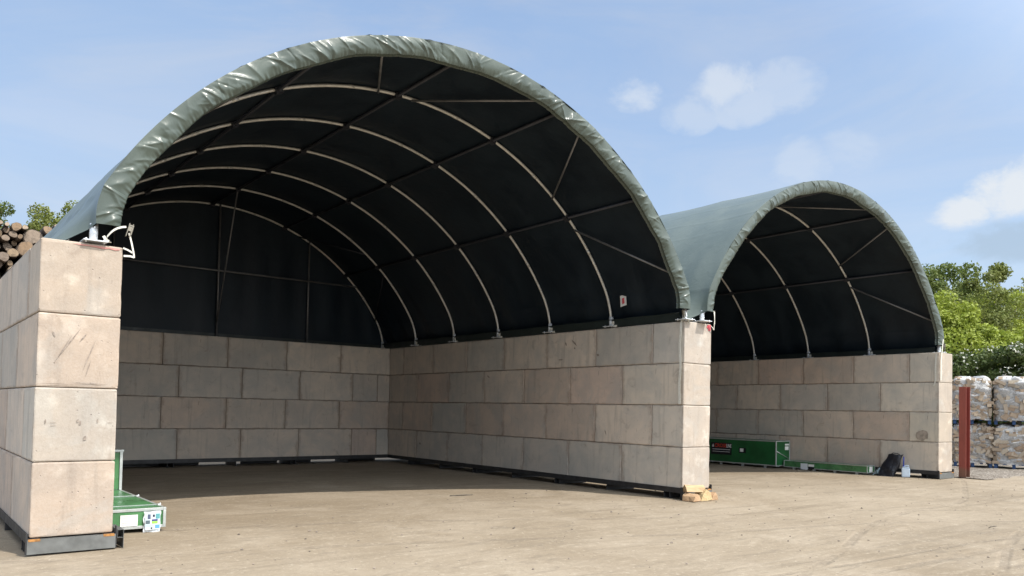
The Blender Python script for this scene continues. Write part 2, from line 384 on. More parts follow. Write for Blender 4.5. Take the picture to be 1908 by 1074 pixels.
# ------------------------------------------------------------------ block walls
BL, BH, BW = 1.6, .8, .8
rb = random.Random(11)
BLOCKS = {}
def block_mesh(L, v):
    key = (round(L, 2), v)
    if key in BLOCKS: return BLOCKS[key]
    r = random.Random(hash(key) & 0xffff); m = MB(); g_ = .0012
    # block lies along y, origin at its centre; edges are worn unevenly
    # body with rounded edges; a low key on the bed faces closes the joint inside the wall
    hx, hy, hz_, g1, c1 = BW/2, L/2-.0025, BH/2, .004, .013
    def walk(n_, amp):                       # broken edge: mostly sound, here and there a chip
        q = []; v_ = 0
        for _ in range(n_):
            v_ = v_*.55+r.uniform(0, amp)*.45+(r.uniform(.010, .026) if r.random() < .07 else 0); q.append(v_)
        return q
    NS = (8, 14, 8, 14)                      # points per side
    tot = sum(NS)+4
    ZL = [-.36, -.30, -.22, -.13, -.04, .05, .14, .22, .30, .36]
    corner = [walk(len(ZL)+8, .006) for _ in range(4)]
    def ring(z, ins, chip=None, li=0, jz=0.0):
        q = []; cs = ((-1, -1), (1, -1), (1, 1), (-1, 1)); n_ = 0
        for e in range(4):
            a = cs[e]; b = cs[(e+1) % 4]; cr, cr2 = c1+corner[e][li], c1+corner[(e+1) % 4][li]
            A = Vector((a[0]*(hx-ins), a[1]*(hy-ins), 0)); Bv = Vector((b[0]*(hx-ins), b[1]*(hy-ins), 0)); d = (Bv-A).normalized()
            pts = [A+d*cr+(Bv-A-d*(cr+cr2))*(t/(NS[e]-1)) for t in range(NS[e])]
            # rounded corner point before the side
            pd = (Vector((a[0]*(hx-ins), a[1]*(hy-ins), 0))); pd -= Vector((a[0]*cr*.3, a[1]*cr*.3, 0))
            for p in [pd]+pts:
                cz_ = chip[n_] if chip else 0
                q.append((p.x+r.uniform(-.0012, .0012), p.y+r.uniform(-.0012, .0012), z-math.copysign(cz_, z) if chip else z)); n_ += 1
        return q
    ct, cb = walk(tot, .006), walk(tot, .006)
    top = hz_-g1
    lev = [(-hz_+.002, .07, None, 0), (-top, .07, None, 0), (-top, c1, None, 0), (-top+c1*.3, c1*.3, [x*.35 for x in cb], 1), (-top+c1, 0, cb, 2)]
    lev += [(z, 0, None, 3+q_) for q_, z in enumerate(ZL)]
    lev += [(top-c1, 0, ct, 13), (top-c1*.3, c1*.3, [x*.35 for x in ct], 14), (top, c1, None, 15), (top, .07, None, 15), (hz_-.002, .07, None, 15)]
    V = []; F = []
    for z, a, cp, li in lev: V += ring(z, a, cp, li)
    for q in range(len(lev)-1):
        for k_ in range(tot): k2 = (k_+1) % tot; F.append((q*tot+k_, q*tot+k2, (q+1)*tot+k2, (q+1)*tot+k_))
    F.append(tuple(reversed(range(tot)))); F.append(tuple(len(V)-tot+k_ for k_ in range(tot)))
    m.add(V, F); o = m.build('tmp', M_CON); me = o.data; bpy.data.objects.remove(o); me.name = 'concrete_block'
    BLOCKS[key] = me; return me
PINK, BUFF, CREAM, TAN, GREY, GREY2 = (.54, .435, .365), (.53, .460, .392), (.56, .495, .425), (.52, .430, .358), (.46, .430, .385), (.48, .440, .392)
def wall(name, label, x, y, rz, segs, tone='wwww', ends={}):
    root = empty(name, (x, y, 0), rz, label, 'block wall')
    for row, lens in enumerate(segs):            # row 0 is the top course
        p = 0.0
        for L in lens:
            me = block_mesh(L, rb.randrange(6))
            o = bpy.data.objects.new('concrete_block', me); COL.objects.link(o); o.parent = root
            o.location = (BW/2+rb.uniform(-.004, .004), p+L/2, 3.2-BH*(row+.5)); p += L
            pal = [PINK, BUFF, CREAM, TAN, GREY, BUFF, TAN, GREY2] if tone[row] == 'w' else [GREY, GREY2, GREY, CREAM, GREY2]
            c = rb.choice(pal); q = rb.uniform(.92, 1.07); o.color = (c[0]*q, c[1]*q, c[2]*q, 1)
            if p - L < .01 and row in ends: o.color = tuple(.93*x for x in ends[row])+(1,)
            if rb.random() < .5: o.rotation_euler = (0, 0, math.pi)
    return root
b7 = 1.613
A_ = [.8]+[b7]*6+[.82]; B_ = [b7]*7
wl = wall('concrete_block_wall', 'leftmost concrete block wall, its sunlit end nearest the camera', 0, 0, 0, [A_, B_, A_, B_], 'wgww', {0: (.60, .52, .43), 1: (.61, .515, .425), 2: (.59, .555, .49), 3: (.60, .51, .425)})
wm_ = wall('concrete_block_wall', 'middle concrete block wall standing between the two arched shelters', 10.53, .04, 0, [A_, B_, A_, B_], 'wwwg', {0: (.60, .56, .50), 1: (.62, .56, .48), 2: (.62, .57, .50), 3: (.60, .555, .49)})
wr = wall('concrete_block_wall', 'rightmost concrete block wall, with the red steel post beside it', 20.61, -.19, 0, [A_[:-1]+[1.0], B_[:-1]+[1.79], A_[:-1]+[1.0], B_[:-1]+[1.79]], 'wgww', {0: (.60, .55, .47), 1: (.61, .565, .49), 2: (.60, .55, .46), 3: (.60, .54, .46)})
# back wall: x runs from 0 to 21.41; unseen stretch behind the right bay added to keep it dark; joints measured back from the middle wall's inner face (x = 10.53)
def back_row(a):
    left = [10.53-1.6*k for k in range(1, 7)] if a else [10.13, 9.33]+[9.33-1.6*k for k in range(1, 6)]
    right = [10.53]+[10.53+1.6*k for k in range(1, 7)] if a else [10.53, 11.33]+[11.33+1.6*k for k in range(1, 7)]
    j = sorted([0.0]+[q for q in left if q > .3]+[q for q in right if q < 21.1]+[21.41])
    return [b-a_ for a_, b in zip(j, j[1:])]
wb = wall('concrete_block_wall', 'shaded back wall of concrete blocks closing the far end of the large bay', 0, 12.11, -math.pi/2, [back_row(1), back_row(0), back_row(1), back_row(0)], 'wgww')

def steel_frame(label, x0, y0, L, endplate=True, along='y', feet_at=None):
    root = empty('steel_base_frame', (x0, y0, 0), 0, label, 'base frame', 'steel frames under the block walls')
    def bx(m, a0, b0, z0, a1, b1, z1, **k):   # a across, b along
        if along == 'y': m.box(a0, b0, z0, a1, b1, z1, **k)
        else: m.box(b0, a0, z0, b1, a1, z1, **k)
    for sd in (0, 1):
        m = MB(); o = -.022 if sd == 0 else BW+.010
        bx(m, o, 0, -.060, o+.012, L, .040)
        bx(m, o+(.012 if sd == 0 else -.10), .004, -.012, o+(.112 if sd == 0 else 0), L-.004, -.002)
        m.build('side_rail', M_STEEL, root)
    if endplate:
        m = MB(); bx(m, -.022, -.034, -.165, BW+.022, -.02, -.012); bx(m, 0, -.020, -.022, BW, .05, -.012); m.build('end_plate', M_MILL, root)
        for a in (-.012, BW-.10):
            m = MB(); bx(m, a, -.037, -.032, a+.11, -.035, -.010); bx(m, a, -.035, -.012, a+.11, .0, -.0095); m.build('rust_streak', M_RUST, root)
        m = MB(); bx(m, -.034, -.030, -.17, -.0225, .02, .055); m.build('corner_angle', M_STEEL, root)
        m = MB(); bx(m, BW+.0225, -.030, -.17, BW+.034, .02, .075); m.build('corner_angle', M_STEEL, root)
    b = .3; i = 0
    while b < L-.2:
        m = MB()
        for d in (0, .14) if i % 2 == 0 else (0,):
            bx(m, -.012, b+d, -.178, BW+.012, b+d+.012, -.0125); bx(m, -.012, b+d+.012, -.178, BW+.012, b+d+.06, -.170)
        m.build('cross_foot', M_STEEL, root)
        b += 1.5 if i % 2 else 1.7; i += 1
    return root
steel_frame('black steel base frame with grey end plate under the leftmost block wall', 0, 0, 11.3)
steel_frame('black steel base frame under the middle block wall, firewood at its end', 10.53, .04, 11.25)
steel_frame('steel base frame under the rightmost block wall beside the red post', 20.61, -.19, 11.4)
fb = steel_frame('dark steel base frame along the foot of the shaded back wall', .82, 11.31, 9.7, False, 'x')
for a, b in ((.82, 5.3), (6.4, 7.43), (7.85, 8.43), (9.4, 10.5)):
    m = MB(); m.box(a-.82, .74, -.178, b-.82, .752, -.062); m.build('kick_plate', M_STEEL, fb)
# open channel stub lying at the corner of the left frame
m = MB(); m.box(.84, -.035, .028, .905, .40, .033); m.box(.84, -.035, -.060, .844, .40, .028); m.box(.901, -.035, -.178, .905, .40, .028); m.box(.844, -.03, -.060, .901, .40, -.056)
o = m.build('steel_channel', M_MILL, None, (.88, 0, GZ)); tag(o, 'short open steel channel against the inner front corner of the leftmost wall', 'steel channel')
# faded paint along the top edges of two end blocks (marks on the walls themselves)
def blotch_sheet(name, mat, root, pts, y, n=1):
    m = MB(); m.add([(x-root.location.x, y-root.location.y, z) for x, z in pts], [tuple(range(len(pts)))]); return m.build(name, mat, root)
m_ = [(.30, 3.176), (.77, 3.176), (.765, 3.160), (.72, 3.152), (.66, 3.163), (.60, 3.150), (.52, 3.160), (.45, 3.164), (.38, 3.162), (.33, 3.170)]
blotch_sheet('paint_mark', M_PINK, wl, m_, -.0055)
blotch_sheet('paint_mark', M_REDPAINT, wm_, [(11.22, 3.178), (11.30, 3.178), (11.305, 3.10), (11.28, 3.04), (11.265, 3.09), (11.24, 3.05), (11.215, 3.11), (11.18, 3.12), (11.195, 3.165)], .0335)
# dark dashes scraped on the third end block of the left wall
m = MB()
for (x, z, w, h) in [(.10, 2.0-.79, .012, .05), (.145, 1.215, .06, .008), (.15, 1.185, .055, .008), (.40, 1.225, .022, .035), (.425, 1.195, .02, .05), (.60, 1.22, .012, .05), (.70, 1.22, .06, .007), (.47, 1.03, .03, .05)]:
    m.add([(x, -.0058, z), (x+w, -.0058, z+.004), (x+w*.9, -.0058, z+h), (x+w*.1, -.0058, z+h*.8)], [(0, 1, 2, 3)])
m.build('scrape_marks', M_SCRAPE, wl)
def scratches(root, segs, fixed, axis='y', mat=None, name='scratch'):
    for (a0, z0, a1, z1, w) in segs:
        d = math.hypot(a1-a0, z1-z0); nx, nz = -(z1-z0)/d*w/2, (a1-a0)/d*w/2
        q = [(a0, z0), ((a0*2+a1)/3+nx, (z0*2+z1)/3+nz), ((a0+2*a1)/3+nx*.7, (z0+2*z1)/3+nz*.7), (a1, z1), ((a0+2*a1)/3-nx, (z0+2*z1)/3-nz), ((a0*2+a1)/3-nx*.6, (z0*2+z1)/3-nz*.6)]
        m = MB(); m.add([((a, fixed, z) if axis == 'y' else (fixed, a, z)) for a, z in q], [tuple(range(6))]); m.build(name, mat or M_SCRAPE, root)
scratches(wl, [(.16, 1.86, .42, 2.27, .012), (.20, 1.92, .33, 2.18, .008), (.44, 1.78, .56, 2.14, .012), (.47, 1.72, .52, 1.92, .008), (.40, 2.10, .47, 2.20, .014), (.14, 2.20, .17, 2.14, .02), (.30, 1.66, .72, 1.645, .010)], -.0058)
scratches(wm_, [(3.0, 2.86, 3.18, 3.02, .05), (3.35, 2.88, 3.38, 2.98, .05), (3.05, 2.80, 3.10, 2.84, .04), (2.30, 2.62, 2.38, 2.66, .07), (3.45, 2.58, 3.62, 2.59, .03), (6.2, 2.22, 6.32, 2.30, .05), (2.05, .95, 2.10, 1.08, .03), (9.4, .42, 9.5, .47, .06)], -.0065, 'x')
# damp patch low on the right-hand wall
r = random.Random(8); m = MB(); m.add([(-.0068, .44+.20*math.cos(a*.42)*r.uniform(.8, 1.1), .98+.15*math.sin(a*.42)*r.uniform(.7, 1.15)) for a in range(15)], [tuple(range(15))]); m.build('damp_patch', M_DAMP, wr)

# ------------------------------------------------------------------ fabric shelters
RC, CZ, PH0 = 5.65, 1.18, R_(61.6)
def profile(n=150, dr=0.0, flareL=0.0, flareR=0.0, zb=3.22):
    """arch section from the left foot to the right foot: list of (u, z, nu, nz)"""
    P = []
    def leg(sg, fl):
        q = []; u0 = RC*math.sin(PH0); z0 = CZ+RC*math.cos(PH0)
        for i in range(14):
            t = i/13.0; z = z0+(zb-z0)*t
            u = u0 + .07*math.sin(min(1, t*1.3)*math.pi/2) + fl*t**1.6
            q.append((sg*(u+dr), z))
        return q
    a = leg(-1, flareL)[::-1]; b = leg(1, flareR)
    mid = []
    for i in range(1, n):
        f = -PH0+2*PH0*i/n; mid.append(((RC+dr)*math.sin(f), CZ+(RC+dr)*math.cos(f)))
    return a+mid+b
def arch_pt(phi, r): return ((r)*math.sin(phi), CZ+r*math.cos(phi))
CREASE = [(R_(-55), .012), (R_(-44), .010), (R_(-38), .012), (R_(-31), .010), (R_(-19), .012), (R_(-8), .009), (R_(14), .01), (R_(36), .01)]
def shelter(cx, y0, label, seed, detail=True, flares=(.40, .30), nb=7, pitch=1.97, cov_start=0, brace_left=True):
    D = pitch*(nb-1)+.10
    root = empty('arched_fabric_shelter', (cx, y0, 3.2), 0, label, 'fabric shelter', 'arched fabric shelters')
    O = np.array([cx, y0, 3.2])
    def B(mb, name, mat): 
        o = mb.build(name, mat, root); return o
    rg = np.random.default_rng(seed)
    hoops = [.10+pitch*k for k in range(nb)]
    # --- outer cover and inner face with shade painted into its colour, sagging between the hoops
    ys = []
    for k in range(nb-1):
        ys += list(np.linspace(hoops[k], hoops[k+1], 13)[:-1])
    ys = [-.03, .03]+ys+[hoops[-1], hoops[-1]+.05]
    npf = 420
    wr_ph = rg.uniform(0, 6.28, 8)
    def sheet(off, inner):
        P = []
        for y in ys:
            k = min(max((y-.10)/pitch, 0), nb-1); f = k-math.floor(k)
            sag = .022*math.sin(math.pi*f)**.8 if 0 < f < 1 else 0
            bl = min(max((y-.0)/.42, 0), 1); bl = bl*bl*(3-2*bl)
            zb = 3.215+.20*(1-bl)**2
            pr = profile(npf, -sag-off, flares[0]*bl, flares[1]*bl, zb)
            row = []
            N = len(pr)
            for i, (u, z) in enumerate(pr):
                # soft vertical folds in the lower skirts
                e = max(0, 1-min(i, N-1-i)/84.0)**1.5
                w = .030*e*(math.sin(y*5.1+wr_ph[0]+i*.012)+.6*math.sin(y*9.7+wr_ph[1]-i*.02)+.5*math.sin(y*2.3+wr_ph[2]))*bl
                if not inner:
                    a_ = math.atan2(u, z-CZ)
                    for q_, (f_, am) in enumerate(CREASE): w += (1 if u > 0 else -1)*0+am*math.exp(-((a_-f_-.01*math.sin(y*1.3+q_*2))/.007)**2)*(.4+.6*math.sin(y*.9+q_*1.7)**2)*(1 if u > 0 else -1)*abs(math.sin(a_)); z += am*math.exp(-((a_-f_-.01*math.sin(y*1.3+q_*2))/.007)**2)*math.cos(a_)
                row.append((u+(w if u > 0 else -w), y, z-3.2))
            P.append(row)
        return P
    m = MB(); m.grid(sheet(0, False), flip=False); cov = B(m, 'cover', M_COVER)
    m = MB(); m.grid(sheet(.014, True), flip=True); B(m, 'cover_inner_face', M_INNER_SHADE)
    # --- gathered front hem: folds run radially and pucker towards the drawstring
    prf = np.array(profile(1500, 0, 0, 0, 3.42))
    seg = np.r_[0, np.cumsum(np.hypot(*np.diff(prf, axis=0).T))]; Ltot = seg[-1]
    S = np.linspace(0, Ltot, 1500); U = np.interp(S, seg, prf[:, 0]); Zz = np.interp(S, seg, prf[:, 1])
    tx = np.gradient(U, S); tz = np.gradient(Zz, S); nu, nz = tz, -tx                # inward normal candidates
    sgn = np.sign(nu*(0-U)+nz*(CZ-Zz)); nu, nz = nu*sgn, nz*sgn
    T = np.linspace(0, 1, 26)
    H = np.zeros((1500, 26)); SS, TT = np.meshgrid(S, T, indexing='ij')
    for q in range(210):
        s0 = rg.uniform(0, Ltot); sk = rg.normal(0, .16)+.16*(1 if s0 < Ltot/2 else -1); w = abs(rg.normal(.022, .022))+.013; a = rg.uniform(.004, .021)*(1 if rg.random() < .75 else -.8)
        t0, t1 = rg.uniform(-.3, .5), rg.uniform(.6, 1.3)
        env = np.clip((TT-t0)/.35, 0, 1)*np.clip((t1-TT)/.3, 0, 1)
        H += a*env*np.exp(-np.abs((SS-s0-sk*(TT-.3))/(w*(.7+.8*TT)))**1.25)
    for q in range(45):
        s0 = rg.uniform(0, Ltot); w = rg.uniform(.12, .35); t0 = rg.uniform(.2, .8)
        H += rg.uniform(-.014, .016)*np.exp(-((SS-s0)/w)**2-((TT-t0)/.4)**2)
    pk = np.zeros(1500)
    for fq in (37, 61, 88, 119): pk += np.sin(S*fq+rg.uniform(0, 6.28)+1.5*np.sin(S*3.1+fq))*rg.uniform(.5, 1)
    pk = .0035*pk; H += pk[:, None]*np.clip((TT-.62)/.38, 0, 1)**1.3
    wd = .25+.012*np.sin(S*2.1+seed)+.010*np.sin(S*5.3)+.4*pk
    belly = .006*np.sin(np.pi*TT)**.7
    dep = wd[:, None]*TT
    PX = U[:, None]+nu[:, None]*dep; PZ = Zz[:, None]+nz[:, None]*dep; PY = -.03-belly-H+.05*TT**3
    rows = np.stack([PX, PY, PZ-3.2], -1)
    # lip turned back round the cord
    lip = []
    for (dy, dr) in ((.015, -.012), (.045, -.016), (.075, .004)):
        lip.append(np.stack([PX[:, -1]-nu*dr*-1, PY[:, -1]+dy, PZ[:, -1]-nz*dr*-1-3.2], -1))
    allr = np.concatenate([rows]+[l[:, None, :] for l in lip], 1)
    m = MB(); m.grid(allr, flip=False); B(m, 'gathered_hem', M_HEM)
    # --- hoops
    for k, y in enumerate(hoops):
        rh = RC-.055; pts = []
        u0 = rh*math.sin(R_(60)); z0 = CZ+rh*math.cos(R_(60)); uf = 5.035
        for i in range(8):
            t = i/7.0; pts.append((-(uf+(u0-uf)*t**2), 3.25+(z0-3.25)*t))
        for i in range(1, 64):
            f = R_(-60+120*i/64); pts.append(arch_pt(f, rh))
        for i in range(8):
            t = 1-i/7.0; pts.append(((uf+(u0-uf)*t**2), 3.25+(z0-3.25)*t))
        m = MB(); m.tube([(u, y, z-3.2) for u, z in pts], .027, 10); hp = B(m, 'hoop', M_GALV)
        for f in (-51, -31, -10.5, 10.5, 31, 51):   # sleeve joints of the bent tubes
            m = MB(); a, b_ = arch_pt(R_(f-.55), rh), arch_pt(R_(f+.55), rh); m.tube([(a[0], y, a[1]-3.2), (b_[0], y, b_[1]-3.2)], .0300, 10); m.build('sleeve', M_GALV, hp)
        for sg in (-1, 1):
            m = MB(); w_ = .15
            m.box(sg*uf-.12, y-.15, .022, sg*uf+.12, y+.13, .034)
            for a in (-.09, .09):
                for b_ in (-.11, .09): m.tube([(sg*uf+a, y+b_, .006), (sg*uf+a, y+b_, .052)], .010, 6)
            m.tube([(sg*uf, y, .034), (sg*uf, y, .235)], .0435, 16)
            for zz in (.10, .19): m.tube([(sg*uf, y-.058, zz), (sg*uf, y+.058, zz)], .009, 6)
            B(m, 'base_plate', M_GALVB)
        if k > 0:
            for sg in (-1, 1):            # small ratchet tucked beside every foot
                m = MB(); x = sg*(uf-.015); m.box(x-.03, y-.115, .03, x+.03, y-.055, .13, M=None); m.box(x-.02, y-.20, .01, x+.02, y-.11, .05)
                m.tube([(x, y-.05, .12), (x+.01, y-.03, .20)], .012, 6); B(m, 'foot_ratchet', M_WEB)
    # --- purlins with clamps
    for f in (-45.0, -23.6, -1.6, 19.4, 42.2):
        u, z = arch_pt(R_(f), RC-.075); m = MB(); m.tube([(u, hoops[0], z-3.2), (u, hoops[-1], z-3.2)], .030, 8); pu = B(m, 'purlin', M_DARKTUBE)
        for y in hoops:
            m = MB(); Mx = Matrix.Translation((u, y, z-3.2)) @ Matrix.Rotation(R_(f), 4, 'Y'); m.box(-.06, -.055, -.052, .06, .055, .045, M=Mx); m.build('clamp', M_DARKTUBE, pu)
    # --- diagonal braces of the first and last bays
    def chord(f0, ya, f1, yb, mat):
        a, b_ = arch_pt(R_(f0), RC-.09), arch_pt(R_(f1), RC-.09); m = MB(); m.tube([(a[0], ya, a[1]-3.2), (b_[0], yb, b_[1]-3.2)], .019, 8); B(m, 'brace', mat)
    for f0, f1 in ((-15.7, -5.4), (15.8, 1.2), (24.3, 37.0), (59.0, 45.2)) + (((-27, -40), (-59, -47)) if brace_left else ()):
        chord(f0, hoops[0], f1, hoops[1], M_BRACE)
    for f0, f1 in ((24, 37), (59, 45), (-24, -37), (-59, -45)): chord(f0, hoops[-1], f1, hoops[-2], M_DARKTUBE)
    # --- gable at the rear
    gy = hoops[-1]+.045
    pr = profile(70, -.03, flares[0], flares[1], 3.22); m = MB()
    top = [(u, gy, z-3.2) for u, z in pr]; N = len(top)
    P = []
    for i in range(N):
        u, _, z = top[i]; P.append([(u, gy+.012*math.sin(u*9+j*.2)*math.sin(math.pi*j/8)+.01*math.sin(u*3.7), .04+(z-.04)*j/8.0) for j in range(9)])
    P = [[(x*1.014, y, z+(.03 if j == 8 and z > 0 else 0)) for j, (x, y, z) in enumerate(r)] for r in P]
    m.grid(P); m.grid([[(x, y+.012, z) for x, y, z in r] for r in P], flip=True); B(m, 'gable_sheet', M_INNER_SHADE)
    m = MB(); m.box(-5.0, gy-.03, .03, 5.0, gy-.018, .13); 
    for i in range(26): m.tube([(-4.7+i*.37, gy-.034, .10), (-4.7+i*.37, gy-.030, .10)], .012, 6)
    B(m, 'gable_hem', M_BAND)
    for u, zt in ((.05, 0), (2.58, 0), (-2.5, 0)):
        zt = CZ+math.sqrt((RC-.06)**2-u*u)-3.2; m = MB(); m.tube([(u, gy-.09, .03), (u, gy-.09, zt)], .026, 8); B(m, 'gable_post', M_BRACE)
    m = MB(); m.tube([(-4.08, gy-.13, 1.80), (4.08, gy-.13, 1.80)], .024, 8); B(m, 'gable_rail', M_BRACE)
    m = MB(); a = arch_pt(R_(-1.6), RC-.09); m.tube([(a[0], hoops[-2], a[1]-3.2), (.03, gy-.15, .42)], .019, 8); B(m, 'gable_stay', M_BRACE)
    # --- tension rail and doubled band along the foot of the cover's inner face
    for sg, fl in ((-1, flares[0]), (1, flares[1])):
        m = MB(); P = []
        for y in np.linspace(.2, hoops[-1], 90):
            k = (y-.10)/pitch; f = k-math.floor(k); sag = .012*math.sin(math.pi*f)
            x = sg*(5.01-sag)
            P.append([(x, y, .015), (x, y, .16+.006*math.sin(y*7))])
        m.grid(P, flip=sg > 0); m.tube([(sg*5.0, y, .165+.004*math.sin(y*6)) for y in np.linspace(.2, hoops[-1], 60)], .011, 6)
        B(m, 'foot_band', M_BAND)
    return root, B, hoops
s1, B1, H1 = shelter(5.55, -.01, 'large arched green fabric shelter spanning the leftmost and middle block walls', 7)
s2, B2, H2 = shelter(16.06, -.07, 'arched green fabric shelter farther right, spanning the middle and rightmost block walls', 23)

# maker's tag on the cover's inner face near the front right of the large shelter
m = MB(); Mx = Matrix.Translation((4.935, 1.63, .53)) @ Matrix.Rotation(R_(-10), 4, 'X') @ Matrix.Rotation(R_(5), 4, 'Y')
m.box(-.002, -.085, -.12, .002, .085, .12, M=Mx); t_ = B1(m, 'label_tag', M_PAPER)
m = MB(); m.box(-.006, -.035, -.07, -.003, .03, .05, M=Mx); m.build('label_mark', M_REDPAINT, t_)

# ------------------------------------------------------------------ webbing straps
def ribbon(m, pts, w=.045, side=(0, 1, 0), th=.003, mi=0):
    pts = [Vector(p) for p in pts]; n = len(pts); s = Vector(side).normalized()
    # smooth the polyline
    q = []
    for i in range(n-1):
        p0, p1, p2, p3 = pts[max(i-1, 0)], pts[i], pts[i+1], pts[min(i+2, n-1)]
        for j in range(6):
            t = j/6.0
            q.append(.5*((2*p1)+(-p0+p2)*t+(2*p0-5*p1+4*p2-p3)*t*t+(-p0+3*p1-3*p2+p3)*t**3))
    q.append(pts[-1]); V = []
    for i, p in enumerate(q):
        d = (q[min(i+1, len(q)-1)]-q[max(i-1, 0)]).normalized(); b = (s-d*s.dot(d)).normalized(); nn = d.cross(b)*th/2
        for a, c in ((-1, -1), (1, -1), (1, 1), (-1, 1)): V.append(p+b*(a*w/2)+nn*c)
    F = []
    for i in range(len(q)-1):
        for k in range(4):
            F.append((i*4+k, i*4+(k+1) % 4, (i+1)*4+(k+1) % 4, (i+1)*4+k))
    F += [(3, 2, 1, 0), tuple(len(V)-4+k for k in range(4))]
    m.add(V, F, mi, False)
def strap(name, label, loc, ribbons, ratchet=None):
    root = empty(name, loc, 0, label, 'strap')
    for r in ribbons:
        m = MB(); ribbon(m, [tuple(Vector(p)-Vector(loc)) for p in r[0]], r[1], r[2]); m.build('webbing', M_WEB, root)
    if ratchet:
        p, rx = ratchet; Mx = Matrix.Translation(Vector(p)-Vector(loc)) @ Matrix.Rotation(rx, 4, 'Y') @ Matrix.Scale(.78, 4)
        m = MB(); m.box(-.028, -.025, -.10, -.020, .025, .10, M=Mx); m.box(.020, -.025, -.10, .028, .025, .10, M=Mx)
        m.box(-.02, -.022, -.012, .02, .022, .012, M=Mx); m.box(-.026, -.026, .062, .036, .026, .08, M=Mx); m.box(.030, -.018, -.06, .040, .018, .085, M=Mx)
        m.box(-.019, -.02, .013, .019, .02, .059, M=Mx); m.build('ratchet', M_RATCHET, root)
strap('ratchet_strap', 'off-white ratchet strap hooked at the top front corner of the leftmost wall', (.78, -.02, 3.2),
      [([(.66, .02, 3.25), (.63, 0, 3.28), (.665, -.03, 3.34), (.71, -.045, 3.385), (.77, -.05, 3.415), (.815, -.05, 3.425)], .022, (.2, .1, 1)),
       ([(.845, -.055, 3.36), (.87, -.055, 3.27), (.885, -.06, 3.20), (.90, -.06, 3.13), (.905, -.06, 3.085)], .018, (1, 0, .2)),
       ([(.905, -.06, 3.09), (.87, -.05, 3.10), (.805, -.02, 3.10)], .022, (0, .2, 1)),
       ([(.80, -.01, 3.19), (.85, -.04, 3.165), (.89, -.055, 3.14)], .02, (0, .2, 1)),
       ([(.60, .01, 3.30), (.64, .0, 3.24), (.67, -.02, 3.235)], .03, (1, 0, 0))], ((.848, -.055, 3.39), R_(14)))
strap('ratchet_strap', 'off-white strap with a long loose tail hanging down the inner face of the middle wall', (10.52, .12, 3.2),
      [([(10.60, .03, 3.42), (10.56, .06, 3.33), (10.515, .09, 3.23), (10.503, .11, 3.16), (10.52, .10, 3.20), (10.58, .05, 3.235), (10.60, .0, 3.19), (10.60, .0, 3.14)], .028, (0, 1, .2)),
       ([(10.495, .10, 3.16), (10.475, .09, 3.0), (10.482, .115, 2.7), (10.468, .08, 2.35), (10.478, .11, 2.0), (10.470, .09, 1.62)], .05, (0, 1, 0))], ((10.53, .06, 3.33), R_(-20)))
strap('ratchet_strap', 'short off-white strap over the outer top corner of the middle wall beside red paint', (11.34, .0, 3.2),
      [([(11.23, -.09, 3.44), (11.27, -.08, 3.30), (11.31, -.04, 3.17), (11.35, .0, 3.09), (11.365, .03, 3.12), (11.34, .06, 3.17)], .028, (1, .3, 0)),
       ([(11.345, -.02, 3.44), (11.35, -.02, 3.20)], .03, (1, .3, 0))])
strap('ratchet_strap', 'pale strap hanging down the front corner of the rightmost wall', (20.64, -.22, 3.2),
      [([(20.75, -.23, 3.55), (20.70, -.23, 3.3), (20.655, -.225, 3.0), (20.66, -.215, 2.75), (20.655, -.215, 2.45)], .045, (1, 0, 0)),
       ([(20.60, -.12, 3.16), (20.585, -.10, 2.8), (20.588, -.10, 2.45), (20.592, -.05, 2.3)], .04, (0, 1, 0)),
       ([(20.80, -.20, 3.38), (20.95, -.19, 3.28), (21.05, -.15, 3.22)], .03, (0, .3, 1))], ((20.80, -.235, 3.36), R_(10)))

# ------------------------------------------------------------------ green transport crates
M_GPLY = simple('green_plywood', (.012, .105, .030), .38, 0, .25, 2.2)
M_GPLY_SHEEN = simple('green_plywood_sky_sheen', (.06, .18, .07), .30, 0, .22, 3)  # paler copy of the plywood green, sky reflection painted into the colour
M_ALU = simple('aluminium_edging', (.52, .55, .54), .38, .55, .1, 7)
M_BLACKSIGN = simple('black_sign_face', (.006, .007, .012), .4)
M_REDTXT = simple('red_lettering', (.55, .06, .03), .6); M_WHITETXT = simple('white_lettering', (.75, .75, .75), .6)
def crate(name, label, x0, y0, z0, x1, y1, z1, e, ply, feet, cat='crate'):
    root = empty(name, (x0, y0, GZ), 0, label, cat); O = Vector((x0, y0, GZ)); w, d, h = x1-x0, y1-y0, z1-z0; b = z0-GZ
    m = MB(); m.box(.006, .006, b+.004, w-.006, d-.006, b+h-.006); m.build('panel', ply, root)
    t = e
    def bar(a): m = MB(); m.box(*a, ch=.003); m.build('edge_frame', M_ALU, root)
    for zz in (b, b+h-t):
        bar((-.001, -.001, zz, t, d+.001, zz+t)); bar((w-t, -.001, zz, w+.001, d+.001, zz+t))
        bar((t+.0005, -.002, zz, w-t-.0005, t, zz+t)); bar((t+.0005, d-t, zz, w-t-.0005, d+.002, zz+t))
    for xx in (-.002, w-t): 
        for yy in (-.003, d-t): bar((xx, yy, b+t+.001, xx+t+.001, yy+t+.001, b+h-t-.001))
    for i in range(feet):
        y = d*(i+.5)/feet; m = MB(); m.box(.01, y-.03, 0, .08, y+.03, b-.001); m.build('foot', M_ALU, root); m = MB(); m.box(w-.08, y-.03, 0, w-.01, y+.03, b-.001); m.build('foot', M_ALU, root)
    return root
def card(root, name, mat, pts):                # thin board glued to a crate, pts local: (x0,y0,z0,x1,y1,z1)
    m = MB(); m.box(*pts); return m.build(name, mat, root)
cA = crate('green_crate', 'low green crate with silver edging and taped papers beside the leftmost wall', .86, 1.05, -.135, 1.63, 3.60, .118, .036, M_GPLY_SHEEN, 3)
